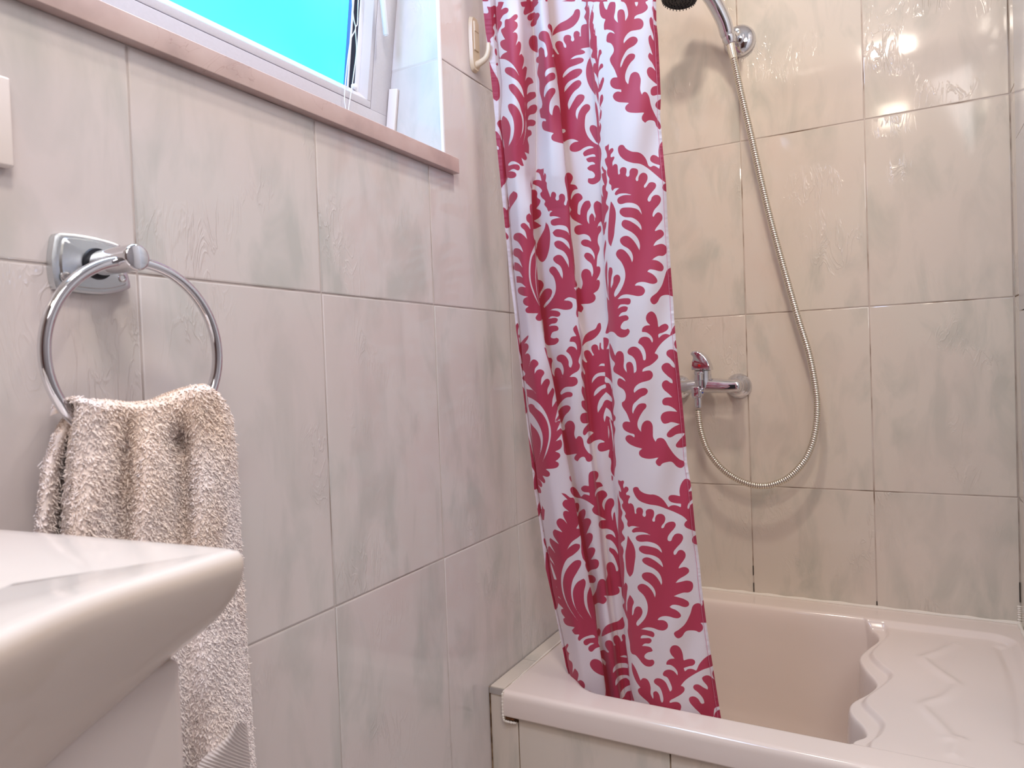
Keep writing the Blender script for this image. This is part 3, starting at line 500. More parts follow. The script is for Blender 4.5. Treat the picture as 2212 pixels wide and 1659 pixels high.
# ---- leaf print of the curtain: outlines traced on the cloth
PATTERN = '''+ P 135,130 165,158 222,150 232,175 218,230 225,300 260,258 300,270 315,310 300,345 270,375 272,410 315,412 342,430 320,480 305,540 312,575 340,555 380,570 405,610 418,680 425,745 455,745 450,680 470,640 520,632 560,655 575,700 565,775 595,805 622,780 622,700 650,668 700,660 755,680 772,720 765,790 738,860 750,885 780,882 790,820 820,765 880,745 940,765 972,820 960,890 900,980 905,1005 935,1000 980,925 1050,890 1135,895 1160,945 1130,1010 1060,1090 1015,1170 1020,1225 1070,1232 1100,1170 1150,1110 1210,1098 1270,1120 1292,1170 1270,1240 1160,1370 1120,1430 1125,1480 1150,1480 1215,1400 1280,1398 1330,1450 1335,1510 1300,1580 1240,1659 Q 1090,215 1200,187 1260,215 1272,260 1230,310 1100,390 1045,450 1150,425 1240,408 1320,435 1338,490 1320,560 1270,600 1180,605 1100,630 1020,662 1100,680 1200,715 1268,765 1268,810 1220,840 1170,835 1100,812 1000,805 955,835 970,850 1060,890 1125,945 1140,985 1100,1020 1040,1020 950,995 860,988 790,1010 750,1055 850,1055 905,1085 928,1135 915,1185 860,1220 780,1215 680,1180 590,1170 480,1198 600,1220 690,1250 708,1290 690,1335 640,1320 560,1300 500,1305 475,1350 560,1345 640,1350 662,1385 630,1430 550,1435 495,1475 560,1475 650,1500 680,1550 660,1565 600,1580 550,1620 S 1177,640 1210,665 1250,672 1280,668 1302,705 1270,750 1200,752 1150,715 1100,650 1060,610 1020,597 990,450 965,300 Q 275,1180 268,1000 262,850 268,740 305,638 350,700 372,760 350,830 340,985 360,960 385,870 420,832 470,835 505,880 512,930 490,990 410,1110 430,1155 480,1110 560,1010 595,900 590,780 540,660 430,530 440,490 490,462 560,475 640,540 700,640 712,700 725,620 700,540 620,450 520,380 500,330 520,290 620,275 700,310 790,420 825,495 830,420 790,300 700,215 600,165 520,110 505,70 545,35 600,30 700,75 800,150 850,195 830,120 780,50 P 770,1499 700,1480 600,1465 510,1410 498,1370 530,1325 600,1318 720,1338 830,1375 915,1450 900,1390 850,1320 780,1275 660,1245 480,1235 440,1180 460,1145 540,1120 640,1118 715,1132 640,1095 560,1075 450,1075 390,1082 372,1055 400,1015 450,990 510,985 400,965 350,970 320,985 295,960 288,915 295,880 250,800 248,770 262,755 200,630 195,580 218,545 150,430 140,325 185,370 170,290 125,170
+ P 300,1130 340,1200 400,1300 435,1420 435,1540 Q 400,0 380,150 350,300 305,352 260,270 235,100 P 255,1450 280,1300
+ P 110,345 140,480 165,560 175,650 205,720 185,830 225,920 230,1000 195,1075 250,1195 180,1270 170,1340 200,1320 225,1400 215,1480 190,1560 185,1659 Q 205,60 215,180 215,300 205,500 235,435 265,480 258,620 245,850 262,930 310,1125 250,1000 215,900 190,800 215,770 180,650 165,500 130,300 100,100 P 110,1659 130,1300 125,900 130,700
+ P 395,290 420,268 480,270 510,320 580,370 700,400 760,400 850,430 930,490 1030,630 1060,605 1130,590 1200,605 1250,630 1255,565 1150,555 1060,525 1025,470 1050,420 1120,408 1235,430 1225,330 1260,200 1340,118 1420,155 1430,260 1380,350 1460,335 1470,460 1390,560 1370,640 1385,665 1450,560 1540,560 1540,1070 1430,1030 1330,980 1310,940 1330,895 1365,862 1300,800 1150,720 1000,660 850,605 650,570 500,505 420,400
+ P 1560,1115 1480,1150 1452,1205 1470,1270 1570,1305
+ Q 1450,785 1400,778 1340,810 1290,950 1200,1120 1100,1210 1025,1265 1045,1320 1090,1350 1150,1325 1220,1235 1320,1220 1390,1230 1435,1250 1490,1210 1498,1160 1470,1110 1435,1095 1590,1095 1540,700 1490,740 1490,800 1470,830
+ S 1560,487 1610,505 1650,570 1668,680 1740,660 1800,670 1815,705 1790,740 1740,752 1670,775 1685,820 1720,790 1770,785 1830,808 1870,720 1960,630 2050,590 2060,720 1900,800 1790,860 1690,930 1630,1000 1670,1012 1682,1050 1650,1095 1560,1150 1495,1190 1490,1215 1560,1200 1610,1210 1638,1250 1630,1300 1560,1420 1300,1420 1240,1225 1150,1140 1105,1090 1095,1045 1125,1020 1070,940 1020,800 1015,700 1060,770 1130,940 1150,905 1200,908 1235,950 1255,1020 1255,1100 1300,1190 1290,1130 1290,1080 1320,1065 1355,1095 1380,1180 1395,1220 1412,1190 1405,1110 1370,1020 1295,950 1310,912 1370,905 1440,950 1480,1030 1500,1078 1522,1040 1500,960 1460,890 1410,865 1420,820 1470,795 1540,810 1595,870 1590,820 1550,765 1500,735 1450,735 1455,700 1490,665 1558,655 1510,600 1495,550 1520,500
+ S 2090,780 2045,800 2030,850 2065,925 2110,950
+ S 2100,1000 2065,925 2030,900 1990,870 1940,870 1900,900 1910,930 1975,1020 1970,1045 1920,1020 1850,980 1800,990 1790,1025 1850,1080 1920,1170 1930,1215 1900,1225 1850,1160 1790,1130 1740,1150 1740,1190 1800,1270 1880,1350 1960,1500 2040,1500 2050,1330 2060,1280 2160,1230
+ S 2055,1370 2080,1320 2180,1280 2180,1500 2060,1500
+ T 890,22 950,60 990,150 1012,310 1080,260 1150,245 1195,290 1180,345 1100,400 1015,435 1020,500 1080,445 1150,425 1220,445 1260,340 1340,220 1350,370 1200,480 1080,580 1000,680 945,775 1000,800 1010,850 980,895 880,980 740,1055 722,1105 800,1085 870,1085 910,1130 910,1195 870,1245 800,1272 700,1300 620,1350 575,1420 575,1490 640,1430 730,1395 800,1405 825,1450 800,1505 700,1560 620,1630 U 565,360 545,460 550,550 590,450 660,360 730,340 790,355 800,400 740,480 680,580 640,690 650,780 705,855 705,780 740,690 800,650 860,660 905,720 915,850 920,950 965,1035 990,980 1050,960 1110,980 1200,1120 1300,1260 1400,1350 1478,1390 1475,1460 1420,1500 1350,1480 1250,1390 1150,1400 1080,1425 1040,1468 985,1440 965,1390 1025,1305 900,1335 780,1330 690,1290 665,1240 680,1190 735,1155 600,1120 470,1050 422,975 445,925 510,912 585,955 585,905 500,875 400,815 370,750 385,690 430,668 508,678 450,530 358,335 410,290 430,210 400,110 T 285,1340 280,1270 310,1220 360,1235 435,1290 390,1220 300,1160 215,1100 205,1040 235,955 180,880 145,780 135,650 140,580 180,660 240,830 250,790 280,745 330,732 380,770 398,880 395,1030 455,1130 440,1050 440,960 470,930 520,930 560,990 575,1135 615,1095 620,1020 600,900 550,830 465,775 470,710 530,660 600,655 670,700 725,800 745,900 775,895 790,830 770,720 720,640 645,585 690,500 770,475 850,500 905,590 915,530 880,460 800,400 715,390 730,320 780,280 870,270 810,210 790,140 820,60
+ T 1420,800 1365,770 1300,715 1220,705 1165,740 1160,800 1230,870 1310,990 1305,1035 1260,1010 1200,950 1130,950 1070,1010 1080,1070 1180,1180 1260,1250 1270,1310 1230,1300 1160,1255 1100,1280 1075,1340 1100,1410 1200,1500 1265,1562 U 1130,245 1085,290 1100,365 1200,385 1300,440 1350,492 1180,485 1090,520 1055,590 1070,660 1110,705 1180,700 1240,680 1400,715 1300,760 1200,840 1162,910 1190,950 1240,950 1340,895 1490,875 1475,905 1380,1010 1325,1100 1345,1130 1400,1138 1460,1130 1560,1070 1540,650 1480,200
+ T 1380,500 1335,525 1300,580 1310,660 1380,730
+ V 378,75 375,150 370,230 400,180 440,160 460,195 440,240 410,280 405,335 470,312 475,335 440,420 442,495 480,450 520,460 535,530 540,640 570,630 570,560 600,515 640,505 685,525 690,600 680,650 712,682 740,660 745,580 780,530 830,525 890,550 895,620 855,720 870,755 895,750 905,690 940,630 990,605 1050,630 1070,690 1050,770 1002,860 1020,880 1050,850 1100,785 1160,775 1215,805 1218,860 1160,940 1090,1030 1070,1100 1095,1128 1120,1110 1150,1040 1210,1003 1280,1020 1310,1080 1290,1150 1180,1290 1158,1380 1170,1405 1220,1335 1260,1315 1320,1350 1335,1430 1290,1510 1200,1640 W 1115,80 1220,50 1270,90 1278,140 1240,190 1140,260 1080,350 1160,320 1240,305 1310,340 1335,390 1315,480 1260,520 1180,520 1060,590 1160,605 1250,670 1275,730 1250,790 1200,795 1100,770 1020,765 980,800 1080,850 1150,930 1160,985 1110,1020 1050,1020 930,990 850,990 790,1010 750,1055 850,1055 915,1090 940,1150 900,1220 820,1242 720,1225 600,1210 520,1230 440,1298 600,1278 670,1290 685,1330 660,1388 560,1388 490,1400 445,1475 520,1430 600,1425 637,1445 610,1510 520,1540 455,1620 540,1590 620,1590 T 482,147 460,180 400,200 345,270 340,320 380,345 440,345 470,325 500,370 480,430 420,480 340,488 280,460 220,400 180,385 145,390 100,420 60,420 115,180 W 265,1450 255,1250 300,1335 285,1250 285,1000 285,800 300,725 340,730 358,800 340,900 325,1050 330,1110 370,1000 380,900 420,860 460,858 495,900 495,960 460,1040 385,1210 400,1262 450,1210 540,1060 585,900 575,770 520,640 420,500 440,430 490,400 550,410 620,470 680,560 710,645 725,560 700,460 640,390 540,330 495,270 495,220 540,175 620,162 700,210 780,310 840,420 848,330 810,210 720,110 560,20 V 623,1576 605,1550 605,1500 640,1455 720,1460 820,1510 900,1570 960,1640 955,1570 900,1480 800,1415 640,1395 570,1330 568,1290 600,1245 700,1228 800,1235 900,1270 968,1360 950,1290 900,1200 820,1155 700,1145 560,1165 525,1110 540,1060 640,1010 790,1005 700,980 560,985 500,1010 482,1000 500,940 560,890 610,880 480,890 440,935 420,900 415,830 380,800 378,760 385,715 350,650 340,570 350,530 315,440 310,350 330,345 320,210 308,190 315,130 340,120
+ V 410,1110 460,1190 495,1290 500,1400 480,1600 W 385,150 330,355 290,290 275,150 280,0 V 385,1300
+ V 255,480 300,550 320,560 330,640 345,760 330,930 350,940 350,1030 325,1165 370,1215 320,1360 290,1500 280,1570 310,1490 335,1480 320,1600 W 225,60 215,130 195,160 180,0 V 245,1500 245,1200 240,980 275,1060 258,860 280,820 300,830 255,700 255,620 285,610 245,520
+ W 235,205 245,300 220,500 215,640 200,500 200,390
+ W 255,570 265,680 262,900 285,1330 245,1050 225,750
+ V 540,160 570,115 630,110 680,170 780,225 900,240 970,275 1040,360 1110,500 1180,480 1280,535 1288,470 1200,445 1120,390 1120,330 1160,290 1220,300 1270,335 1265,200 1290,100 1350,20 1400,330 1400,790 1330,740 1200,630 1050,510 940,450 800,430 660,380 560,280
+ V 1430,780 1385,795 1340,840 1335,890 1385,940 1430,950
+ W 1440,700 1400,730 1340,770 1290,900 1240,1050 1160,1170 1035,1290 1045,1350 1095,1390 1150,1365 1230,1245 1350,1220 1430,1245 1490,1250 1480,1050
+ X 640,-60 655,0 700,20 750,60 790,160 800,280 750,385 745,250 720,180 680,165 630,185 610,240 620,410 555,330 570,200 575,60 550,15 510,15 460,70 420,185 385,140 350,30 325,8 295,40 290,180 310,280 350,330 400,340 370,430 370,540 430,530 530,560 570,610 480,577 430,620 415,690 420,750 490,775 540,850 545,920 475,1065 560,1250 612,1385 530,1395 485,1450 490,1530 550,1585 680,1605 Y 680,195 680,240 610,230 550,265 530,320 560,380 620,415 700,425 825,432 760,490 750,540 790,590 900,612 1095,605 1050,680 1055,740 1110,790 1160,750 1220,745 1275,765 1310,850 1370,915 1390,880 1380,810 1330,730 1220,500 1160,280 1110,235 1070,250 1050,295 1020,200 1028,0 X 1025,1400 985,1310 920,1288 860,1320 825,1400 805,1515 760,1450 750,1350 790,1220 850,1120 920,1040 925,980 890,960 820,970 740,1060 670,1210 660,1220 670,1130 720,1000 790,890 930,800 975,730 960,680 910,655 850,665 770,725 720,790 725,720 770,630 850,560 950,540 1040,515 1078,450 1065,370 1010,330 950,330 905,345 930,290 1080,225 1150,160 1155,110 1115,40 1160,-60 975,-60 975,80 950,122 930,80 915,-60
+ X 1250,92 1232,130 1250,230 1300,385 1350,385 1340,190 1300,190
+ X 1215,300 1190,330 1195,450 1255,640 1262,735 1225,670 1210,625 1180,640 1170,740 1200,850 1245,990 1190,940 1165,980 1165,1030 1240,1140 1300,1275 1220,1205 1170,1210 1138,1270 1160,1360 1220,1430 1340,1530 1240,1560 1205,1620 Y 1205,230 1215,285 1250,305 1330,288 1420,288 1420,50 X 1400,1100 1370,700 1350,480 1265,440 1240,340
+ Y 1400,355 1370,375 1310,420 1290,480 1320,530 1365,555 1400,560
+ X 185,20 165,120 130,260 110,440 130,680 120,730 135,870 160,880 145,1030 200,1050 230,1150 205,1120 180,1160 180,1260 200,1300 230,1340 275,1520 280,1659 300,1640 350,1520 370,1400 350,1375 310,1460 285,1560 275,1300 310,1240 355,1200 350,1140 320,1140 285,1200 270,1270 280,1090 300,1000 330,950 320,890 290,890 270,970 255,1100 250,950 272,760 245,900 240,640 215,640 215,480 190,600 185,400 155,460 185,310 185,210 165,230 180,110
+ X 200,1420 195,1500 240,1659 275,1659 270,1600 235,1480
+ Y 205,20 200,90 270,450 275,300 245,100
+ Y 345,280 320,290 295,400 290,560 320,470 355,380 355,310
+ Y 330,510 300,600 290,780 320,700
+ Y 215,395 210,480 235,700 250,900 255,1100 265,1200 310,1100 300,980 315,920 318,820 300,785 285,900 275,700 250,500
+ A 70,85 120,95 150,90 190,75 205,95 210,150 160,245 210,235 210,310 160,385 185,420 185,470 120,545 130,580 95,645 50,400 20,180 90,180 95,155
+ A 220,485 210,490 190,510 195,560 225,585
+ A 220,655 188,680 190,740 230,785
+ A 240,850 190,885 240,915
+ A 100,820 150,950 200,1040 245,1130 265,1280 255,1350 210,1395 165,1360 110,1100
+ A 215,-60 330,-60 300,60 265,140 330,105 370,120 365,165 300,210 255,285 280,300 275,350 240,410 225,470 205,200 205,100 225,75
+ A 480,195 500,215 490,255 450,290 490,310 497,370 430,450 475,448 498,490 470,635 510,568 535,580 545,660 518,770 550,738 585,800 560,960 600,912 625,930 625,970 600,1120 640,1065 690,1080 720,1140 650,1180 625,1310 660,1275 740,1265 750,1330 670,1390 635,1420 635,1510 680,1455 750,1445 768,1490 740,1560 660,1590 640,1645 B 640,250 700,245 745,270 730,325 640,345 640,380 680,395 690,450 640,495 655,600 655,720 595,690 625,790 600,805 550,770 585,880 560,885 500,840 420,820 370,860 365,885 450,860 510,870 530,905 510,945 440,925 370,960 430,960 475,985 480,1020 440,1050 360,1040 345,1000 325,700 295,450 280,230 300,190 350,230 398,340 400,430 370,620 430,500 450,350 430,220 370,90 370,40 410,25 470,55 530,140 562,250 563,380 540,480 478,598 540,490 578,380 575,200 A 550,1530 520,1430 470,1340 380,1220 375,1170 430,1155 480,1190 540,1270 590,1350 560,1220 500,1120 400,1050 325,990 330,940 380,925 450,950 520,1045 480,960 420,880 330,820 250,810 290,750 360,710 300,680 260,620 265,570 325,540 290,480 270,410 320,370 320,340 330,270 380,260
- A 600,1400 612,1659 B 618,300 607,440 570,600 600,440 610,300 604,150
+ A 560,-60 540,30 560,90 600,95 580,180 595,205 640,190 720,135 710,-60
+ A 735,165 640,215 635,265 670,285 735,235 675,340 690,370 720,360 755,330 750,200
+ A 755,495 740,490 700,490 660,540 655,610 690,680 775,730 775,600
+ A 700,-60 770,-60 785,30 770,60 720,110 700,40
+ A 735,200 780,175 803,200 780,260 740,320
+ A 820,435 870,425 920,450 950,530 975,620 1000,700 1010,800 1020,930 970,930 900,960 875,1010 880,1065 940,1010 1000,1005 1020,1050 1010,1090 930,1130 880,1190 865,1250 860,1370 900,1270 960,1215 1010,1220 1020,1265 990,1320 950,1390 935,1480 945,1560 975,1595 990,1500 1020,1450 1060,1465 1090,1560 1105,1659 B 1110,300 1130,575 1040,555 970,520 965,470 1000,430 900,405 850,380 835,290 850,265 890,270 885,240 820,220 810,180 805,100 830,80 A 800,1250 795,1100 770,1020 775,950 790,870 760,860 765,790 785,780 790,680 820,645 860,680 870,740 880,795 905,770 900,680 870,590 795,540 790,480
+ A 935,320 915,350 920,385 960,430 970,520 970,360
- A 970,785 1000,780 1000,750 985,750
+ A 975,500 1000,410 1070,330 1180,270 1260,200 1300,130 1345,128 1360,170 1340,270 1270,360 1180,410 1050,450
+ A 1480,335 1440,330 1385,350 1370,400 1372,500 1350,500 1345,440 1320,425 1280,440 1268,490 1278,550 1258,575 1235,555 1235,500 1200,480 1145,495 1130,550 1170,640 1160,660 1140,650 1120,590 1080,563 1030,580 1015,620 1040,690 1070,745 1055,755 1020,710 985,650 1000,720 1020,900 1050,1100 1080,1400 1105,1659 B 1110,370 1150,380 1160,405 1120,440 1130,560 1200,520 1270,515 1340,545 1270,560 1220,610 1225,670 1280,690 1350,675 1420,630 1500,610 1560,630 1450,660 1400,710 1420,755 1500,730 1560,725 1575,755 1500,760 1440,785 1470,830 1540,830 1575,860 1510,870 1455,910 1475,940 1530,960 1565,1010 1550,1045 1470,1055 1470,1110 1530,1138 1590,1120 1640,1070 1640,900 1625,600 1590,585 1540,555 1470,480 1430,380 1425,280 1440,180 1500,90 1490,45 1450,30 1400,55 1340,150 1320,255 1300,180 1310,110 1370,30 A 1410,1380 1418,1320 1380,1300 1330,1310 1270,1390 1205,1515 1190,1440 1220,1350 1280,1260 1350,1200 1378,1140 1350,1105 1290,1120 1210,1190 1140,1275 1150,1200 1200,1130 1340,1050 1390,980 1380,955 1340,945 1250,970 1115,1080 1130,1020 1200,940 1320,890 1400,850 1410,820 1385,797 1210,825 1290,770 1410,740 1435,720 1400,690 1340,685 1400,665 1490,650
+ A 1495,780 1455,880 1440,1000 1460,1120 1500,1210 1575,1320 1560,1050
+ B 1610,380 1570,330 1510,325 1490,370 1510,430 1595,580 1620,450
+ A 1435,-60 1440,70 1420,120 1440,160 1415,240 1445,290 1450,430 1475,500 1480,290 1490,150 1480,70 1465,110 1465,-60
+ B 290,250 240,258 215,290 225,330 270,400 300,540 310,400
+ B 180,400 210,410 290,550 350,1100 300,1150 270,1200 200,700
- B 205,600 215,660 240,660 235,620
+ B 440,1230 490,1260 495,1310 450,1390 395,1480 390,1560 395,1659 C 145,320 80,340 60,300 25,60 50,50 95,92 115,70 130,30 B 380,1400 385,1300
+ C 75,385 120,460 95,505 80,450
+ B 680,1400 665,1440 700,1580 660,1535 620,1570 640,1659 715,1659 695,1500
+ B 675,1080 700,1180 710,1210 690,1200
+ B 690,1210 745,1215 770,1250 770,1320 810,1350 805,1400 750,1475 810,1495 820,1540 790,1590 720,1630 710,1600 690,1300
+ B 860,910 820,930 780,925 745,970 790,980 820,1050 830,1090 780,1075 730,1090 735,1140 790,1170 835,1230 810,1260 830,1320 880,1370 865,1410 905,1470 915,1525 945,1500 980,1505 C 690,130 680,180 740,172 850,195 760,205 700,240 715,295 830,295 920,320 960,440 930,390 860,360 770,355 722,400 760,450 860,470 940,530 970,640 940,600 850,520 790,510 748,540 770,600 880,660 940,760 950,880 900,780 840,710 780,710 732,760 760,810 830,860 865,960 860,1050 810,940 740,865 700,875 678,920 740,1010 770,1130 760,1230 700,1340 605,1445 600,1420 700,1280 718,1200 690,1170 630,1175 570,1250 545,1310 550,1240 600,1140 600,1100 570,1060 505,1045 520,1300 545,1400 D 500,60 530,255 545,380 580,540 640,548 710,530 748,480 730,445 680,455 630,440 660,370 740,335 735,290 680,275 590,295 640,255 710,240 738,190 710,170 590,190 640,150 750,150 770,110 740,80 610,65 700,40 850,60 C 990,1440 1000,1380 970,1345 870,1335 950,1290 1060,1320 1070,1240 1020,1160 1060,1140 1040,1040 1030,860 1010,650 985,450 970,200 B 1210,1404 1190,1340 1165,1430 1140,1420 1155,1340 1140,1280 1100,1265 1070,1290 1065,1350 1040,1365 1020,1340 1030,1280 1010,1245 980,1240 960,1270 955,1330 920,1230 905,1190 900,1100 880,1110 890,1000 880,980 855,1020
+ C 635,238 670,310 690,400 690,530 670,660 620,780 580,805 530,760 505,660 520,530 570,430 615,340
+ C 405,135 365,180 400,260 420,355 370,290 330,265 285,290 290,320 340,370 375,490 320,430 270,402 200,420 190,490 240,520 290,590 320,670 260,620 200,620 183,670 190,710 250,750 310,880 250,820 200,805 200,910 270,940 315,1020 270,1000 225,1000 230,1090 290,1095 360,1155 290,1145 250,1170 255,1230 310,1265 385,1283 330,1310 318,1360 350,1400 395,1415 350,1460 365,1500 430,1510 530,1510 490,1580 530,1615 580,1600 560,1400 545,1300 515,900 495,600 485,500 470,480 470,220 450,30 430,0 412,50 440,200
- C 485,560 420,720 398,900 410,1080 460,1240 545,1410 480,1240 430,1080 420,900 440,740 490,640
- C 486,640 505,800 496,1000 518,1250 550,1410 508,1220 488,1000 495,800
+ C 440,-60 545,0 500,70 520,95 565,110 560,170 465,240 450,100
+ C 455,240 465,240 575,305 475,350 460,350
+ C 495,1040 520,1045
+ B 1200,975 1255,1020 1260,1050 1225,1135 1300,1150 1330,1200 1270,1220 1240,1280 1230,1360 1290,1270 1350,1262 1395,1325 1340,1390 1325,1480 1330,1545 1360,1560 1370,1470 1430,1370 1490,1360 1508,1430 1460,1520 1455,1620 C 1205,240 1230,285 1235,170 1270,125 1300,180 1300,250 1320,180 1300,100 1295,0 B 1590,1360 1650,1400 1680,1500 C 1420,220 1370,260 1325,360 1360,310 1390,300 1395,370 1360,430 1348,530 1375,620 1345,720 1332,870 1370,865 1385,900 1370,980 1325,1060 1365,1045 1378,1090 1350,1190 1285,1238 1310,1260 1315,1320 1270,1365 1115,1385 1150,1440 1120,1500 1080,1480 1080,1560 1065,1570 1050,1520 1060,1420 1050,1200 1080,1150 1120,1180 1140,1100 1120,970 1150,910 1200,900 1250,940 1265,1020 1285,950 1260,830 1190,770 1160,720 1180,680 1230,680 1280,720 1305,790 1300,700 1240,610 1140,575 1115,540 1140,500 1200,495 1262,525 1230,450 1170,420 1060,425 1025,380 1035,320 1080,295 1140,290 1060,250 990,200 965,130 980,90 B 1215,1500 1240,1495 1200,1400 1180,1250 1160,1000
+ D 180,238 155,270 155,310 185,500 205,680 210,560 185,400 185,330 200,280
+ D 205,385 190,420 205,460 218,420
+ D 325,405 330,425 270,530 300,520 332,560 275,680 320,660 352,695 330,860 380,750 420,745 468,800 420,870 412,945 450,890 500,880 548,920 510,1000 502,1105 560,1020 600,1010 625,1050 590,1160 595,1235 660,1130 685,1160 660,1300 655,1405 710,1315 740,1350 730,1430 690,1600 765,1480 E 575,100 575,150 500,200 560,220 500,195 540,190 E 590,180 520,335 580,285 605,320 590,370 505,475 580,440 600,480 585,560 500,610 560,630 578,665 550,710 510,740 555,770 550,810 515,835 370,850 430,900 430,940 400,957 330,940 370,1030 355,1050 260,970 320,1040 325,1090 310,1103 270,1065 305,1130 310,1180 295,1185 260,1120 215,1140 210,1000 225,900 175,800 155,600 130,370 165,500 200,650 235,780 170,300 165,220 140,0 D 330,1400 300,1150 290,1050 245,1005 285,945 240,870 220,800 250,800 205,570 235,500
- D 300,1070 340,1110 440,1220 380,1165 300,1145
- D 318,1255 390,1290 480,1360 560,1470 610,1590 E 445,300 445,400 400,600 320,780 380,600 420,400 400,220 330,90 230,0 D 400,1370 345,1358 330,1385
- E 138,40 220,140 290,260 330,380 330,520 260,760 300,600 305,450 260,330 170,215 150,130
+ E 80,0 100,95 120,60 115,0
+ D 220,1085 270,1150 300,1330 295,1500 260,1250
+ D 990,262 945,320 990,420 920,435 890,500 970,510 1005,640 970,580 900,565 845,630 900,680 935,790 915,855 895,850 880,760 830,690 770,675 720,710 725,760 780,790 815,900 790,1000 780,900 750,860 710,860 688,910 690,990 660,930 650,800 660,760 640,720 610,720 562,578 545,578 630,870 690,1150 735,1400 770,1340 850,1270 930,1250 935,1210 890,1190 830,1200 770,1240 770,1200 830,1130 960,1110 1005,1070 1000,1010 970,985 885,990 930,950 1020,890 1040,820 1020,780 1050,660 1060,560 1040,440 1030,400
+ D 745,1450 800,1390 870,1375 908,1400 900,1440 830,1520 795,1610 E 600,240 575,160 550,60
+ E 690,185 740,190 775,240 770,380 790,440 830,395 870,410 910,540 960,620 1020,670 1020,720 980,750 940,740 910,685 860,690 815,745 775,720 770,690 815,632 740,648 650,648 620,500 590,320 635,310 640,240
+ D 1065,570 1080,480 1110,410 1170,360 1250,320 1300,240 1325,240 1330,320 1290,400 1210,470 1120,510
+ D 1360,440 1390,440 1430,460 1435,510 1400,610 1440,590 1445,700 1470,900 1485,1050 1490,1200 1515,1330 1500,1490 1530,1540 1520,1600 E 1320,180 1310,210 1335,300 1320,400 1330,600 1345,790 1330,850 1320,960 1275,880 1265,700 1245,690 1245,640 1260,575 1200,600 1120,605 1090,560 1110,500 1200,480 1130,445 1050,460 970,505 945,490 950,440 1040,345 970,330 910,385 890,370 900,300 975,215 880,215 850,160 870,90 948,70 D 1065,1390 1060,1360 1065,1315 1105,1310 1060,1180 1070,1105 1100,1140 1100,1100 1055,950 1065,895 1105,955 1110,930 1065,800 1070,735 1125,785 1140,780 1095,680 1100,630 1150,615 1190,650 1215,695 1235,680 1210,640 1195,570 1240,535 1280,550 1295,610 1310,620 1305,600 1310,510 1330,510 1340,600 1365,610
- D 1280,850 1330,802 1378,800 1380,835 1320,832
- D 1198,1080 1215,1000 1270,940 1385,915 1385,970 1300,975 1240,1020
- D 1228,1255 1240,1190 1290,1130 1390,1080 1395,1130 1350,1150 1280,1210
- D 1285,1480 1280,1400 1310,1300 1400,1190 1480,1280 1480,1330 1400,1300 1340,1390
- D 1375,1620 1365,1520 1400,1400 1460,1460 1490,1600 1430,1530 1400,1520
- D 1385,975 1440,1010 1480,1070 1480,1160 1440,1070 1390,1060
- E 1233,250 1240,260 1252,480 1240,400
- E 1250,140 1290,400 1300,600 1280,680 1310,560 1305,400 1270,180
+ E 1280,930 1300,950 1300,1010 1285,1010
+ E 705,950 720,940 738,1030 715,1010
+ E 1040,875 1090,890 1103,940 1060,1030 1130,1035 1168,1085 1100,1110 1060,1170 1055,1240 1090,1170 1170,1145 1225,1205 1170,1280 1155,1350 1185,1420 1195,1330 1240,1260 1300,1260 1320,1340 1290,1400 1280,1470 1300,1565 1310,1460 1325,1435 F 1200,30 1240,300 1290,500 1325,800 1325,1080 1240,1065 1260,1090 1262,1150 1200,1185 1042,1192 1070,1210 1088,1250 1045,1305 970,1290 915,1315 880,1270 890,1220 940,1120 990,975 1040,962 1075,992 1100,900 1085,800 1100,745 1150,728 1190,760 1222,858 1242,850 1230,760 1180,640 1120,560 1130,525 1200,560 1265,670 1220,520 1150,430 1080,400 1080,360 1150,345 1215,400 1180,310 1100,270 1000,262 978,210 1000,160 1092,150 E 1120,1500 1040,1460 1015,1410 1045,1360 960,1300 880,1260 770,1230 720,1165 715,1120 740,1095 780,1110 865,1240 900,1200 980,1215 980,1175 890,1160 862,1120 900,1080 970,1085 965,1000 980,900
+ E 785,1320 800,1315 825,1320 838,1370 815,1460 795,1400
+ E 900,1395 925,1430 F 735,220 790,130 850,130 875,170 850,240 785,390 830,330 880,335 898,380 820,560 860,530 920,535 930,580 810,735 800,735 730,350 680,80 690,100 E 840,1440
+ F 800,735 880,695 960,695 983,740 960,810 870,840 835,870 810,830
+ F 830,905 900,915 938,960 920,1010 850,1015
+ E 585,1180 640,1190 720,1245 755,1245 795,1400 815,1500 840,1659 F 715,180 665,270 735,275 745,330 600,460 520,590 580,520 660,475 720,485 720,530 640,620 540,690 480,820 460,960 480,1150 560,1350 690,1540 560,1330 500,1150 485,1000 520,860 600,750 670,703 730,710 738,750 690,850 620,980 598,1150 640,1330 780,1535 680,1400 630,1250 625,1120 680,1010 770,955 797,990 775,1150 790,1330 885,1515 830,1350 820,1180 860,1060 910,1240 960,1659 S 600,380 600,470 625,505 560,530 510,570 475,550 475,510 560,460 500,460 440,490 410,460 420,425 560,390 540,362 470,370 400,400 360,435 340,415 360,350 300,350 262,300 300,262 190,230 158,180 160,150 180,145 130,70 130,35 160,30 F 405,1265 400,1200 460,1240 375,1130 380,1050 415,1105 350,970 400,970 300,680 375,780 280,520 300,505 385,615 300,420 310,395 430,485 345,315 370,275 480,320 395,185 420,135 450,125 500,150 545,205 490,40 E 650,1425 700,1440 605,1335 640,1275 680,1275
+ F 120,-20 160,0 235,0 225,150 205,150 190,10 150,110
+ F 215,255 235,320 212,300
+ F 225,390 240,400 270,540 235,490 218,420
+ F 250,590 270,590 320,800 410,1360 380,1390 330,1280 270,1000 245,800
+ F 395,1580 415,1580 425,1650
+ E 295,1280 265,1370 280,1500 310,1400
+ E 325,1350 355,1430 345,1550 320,1480
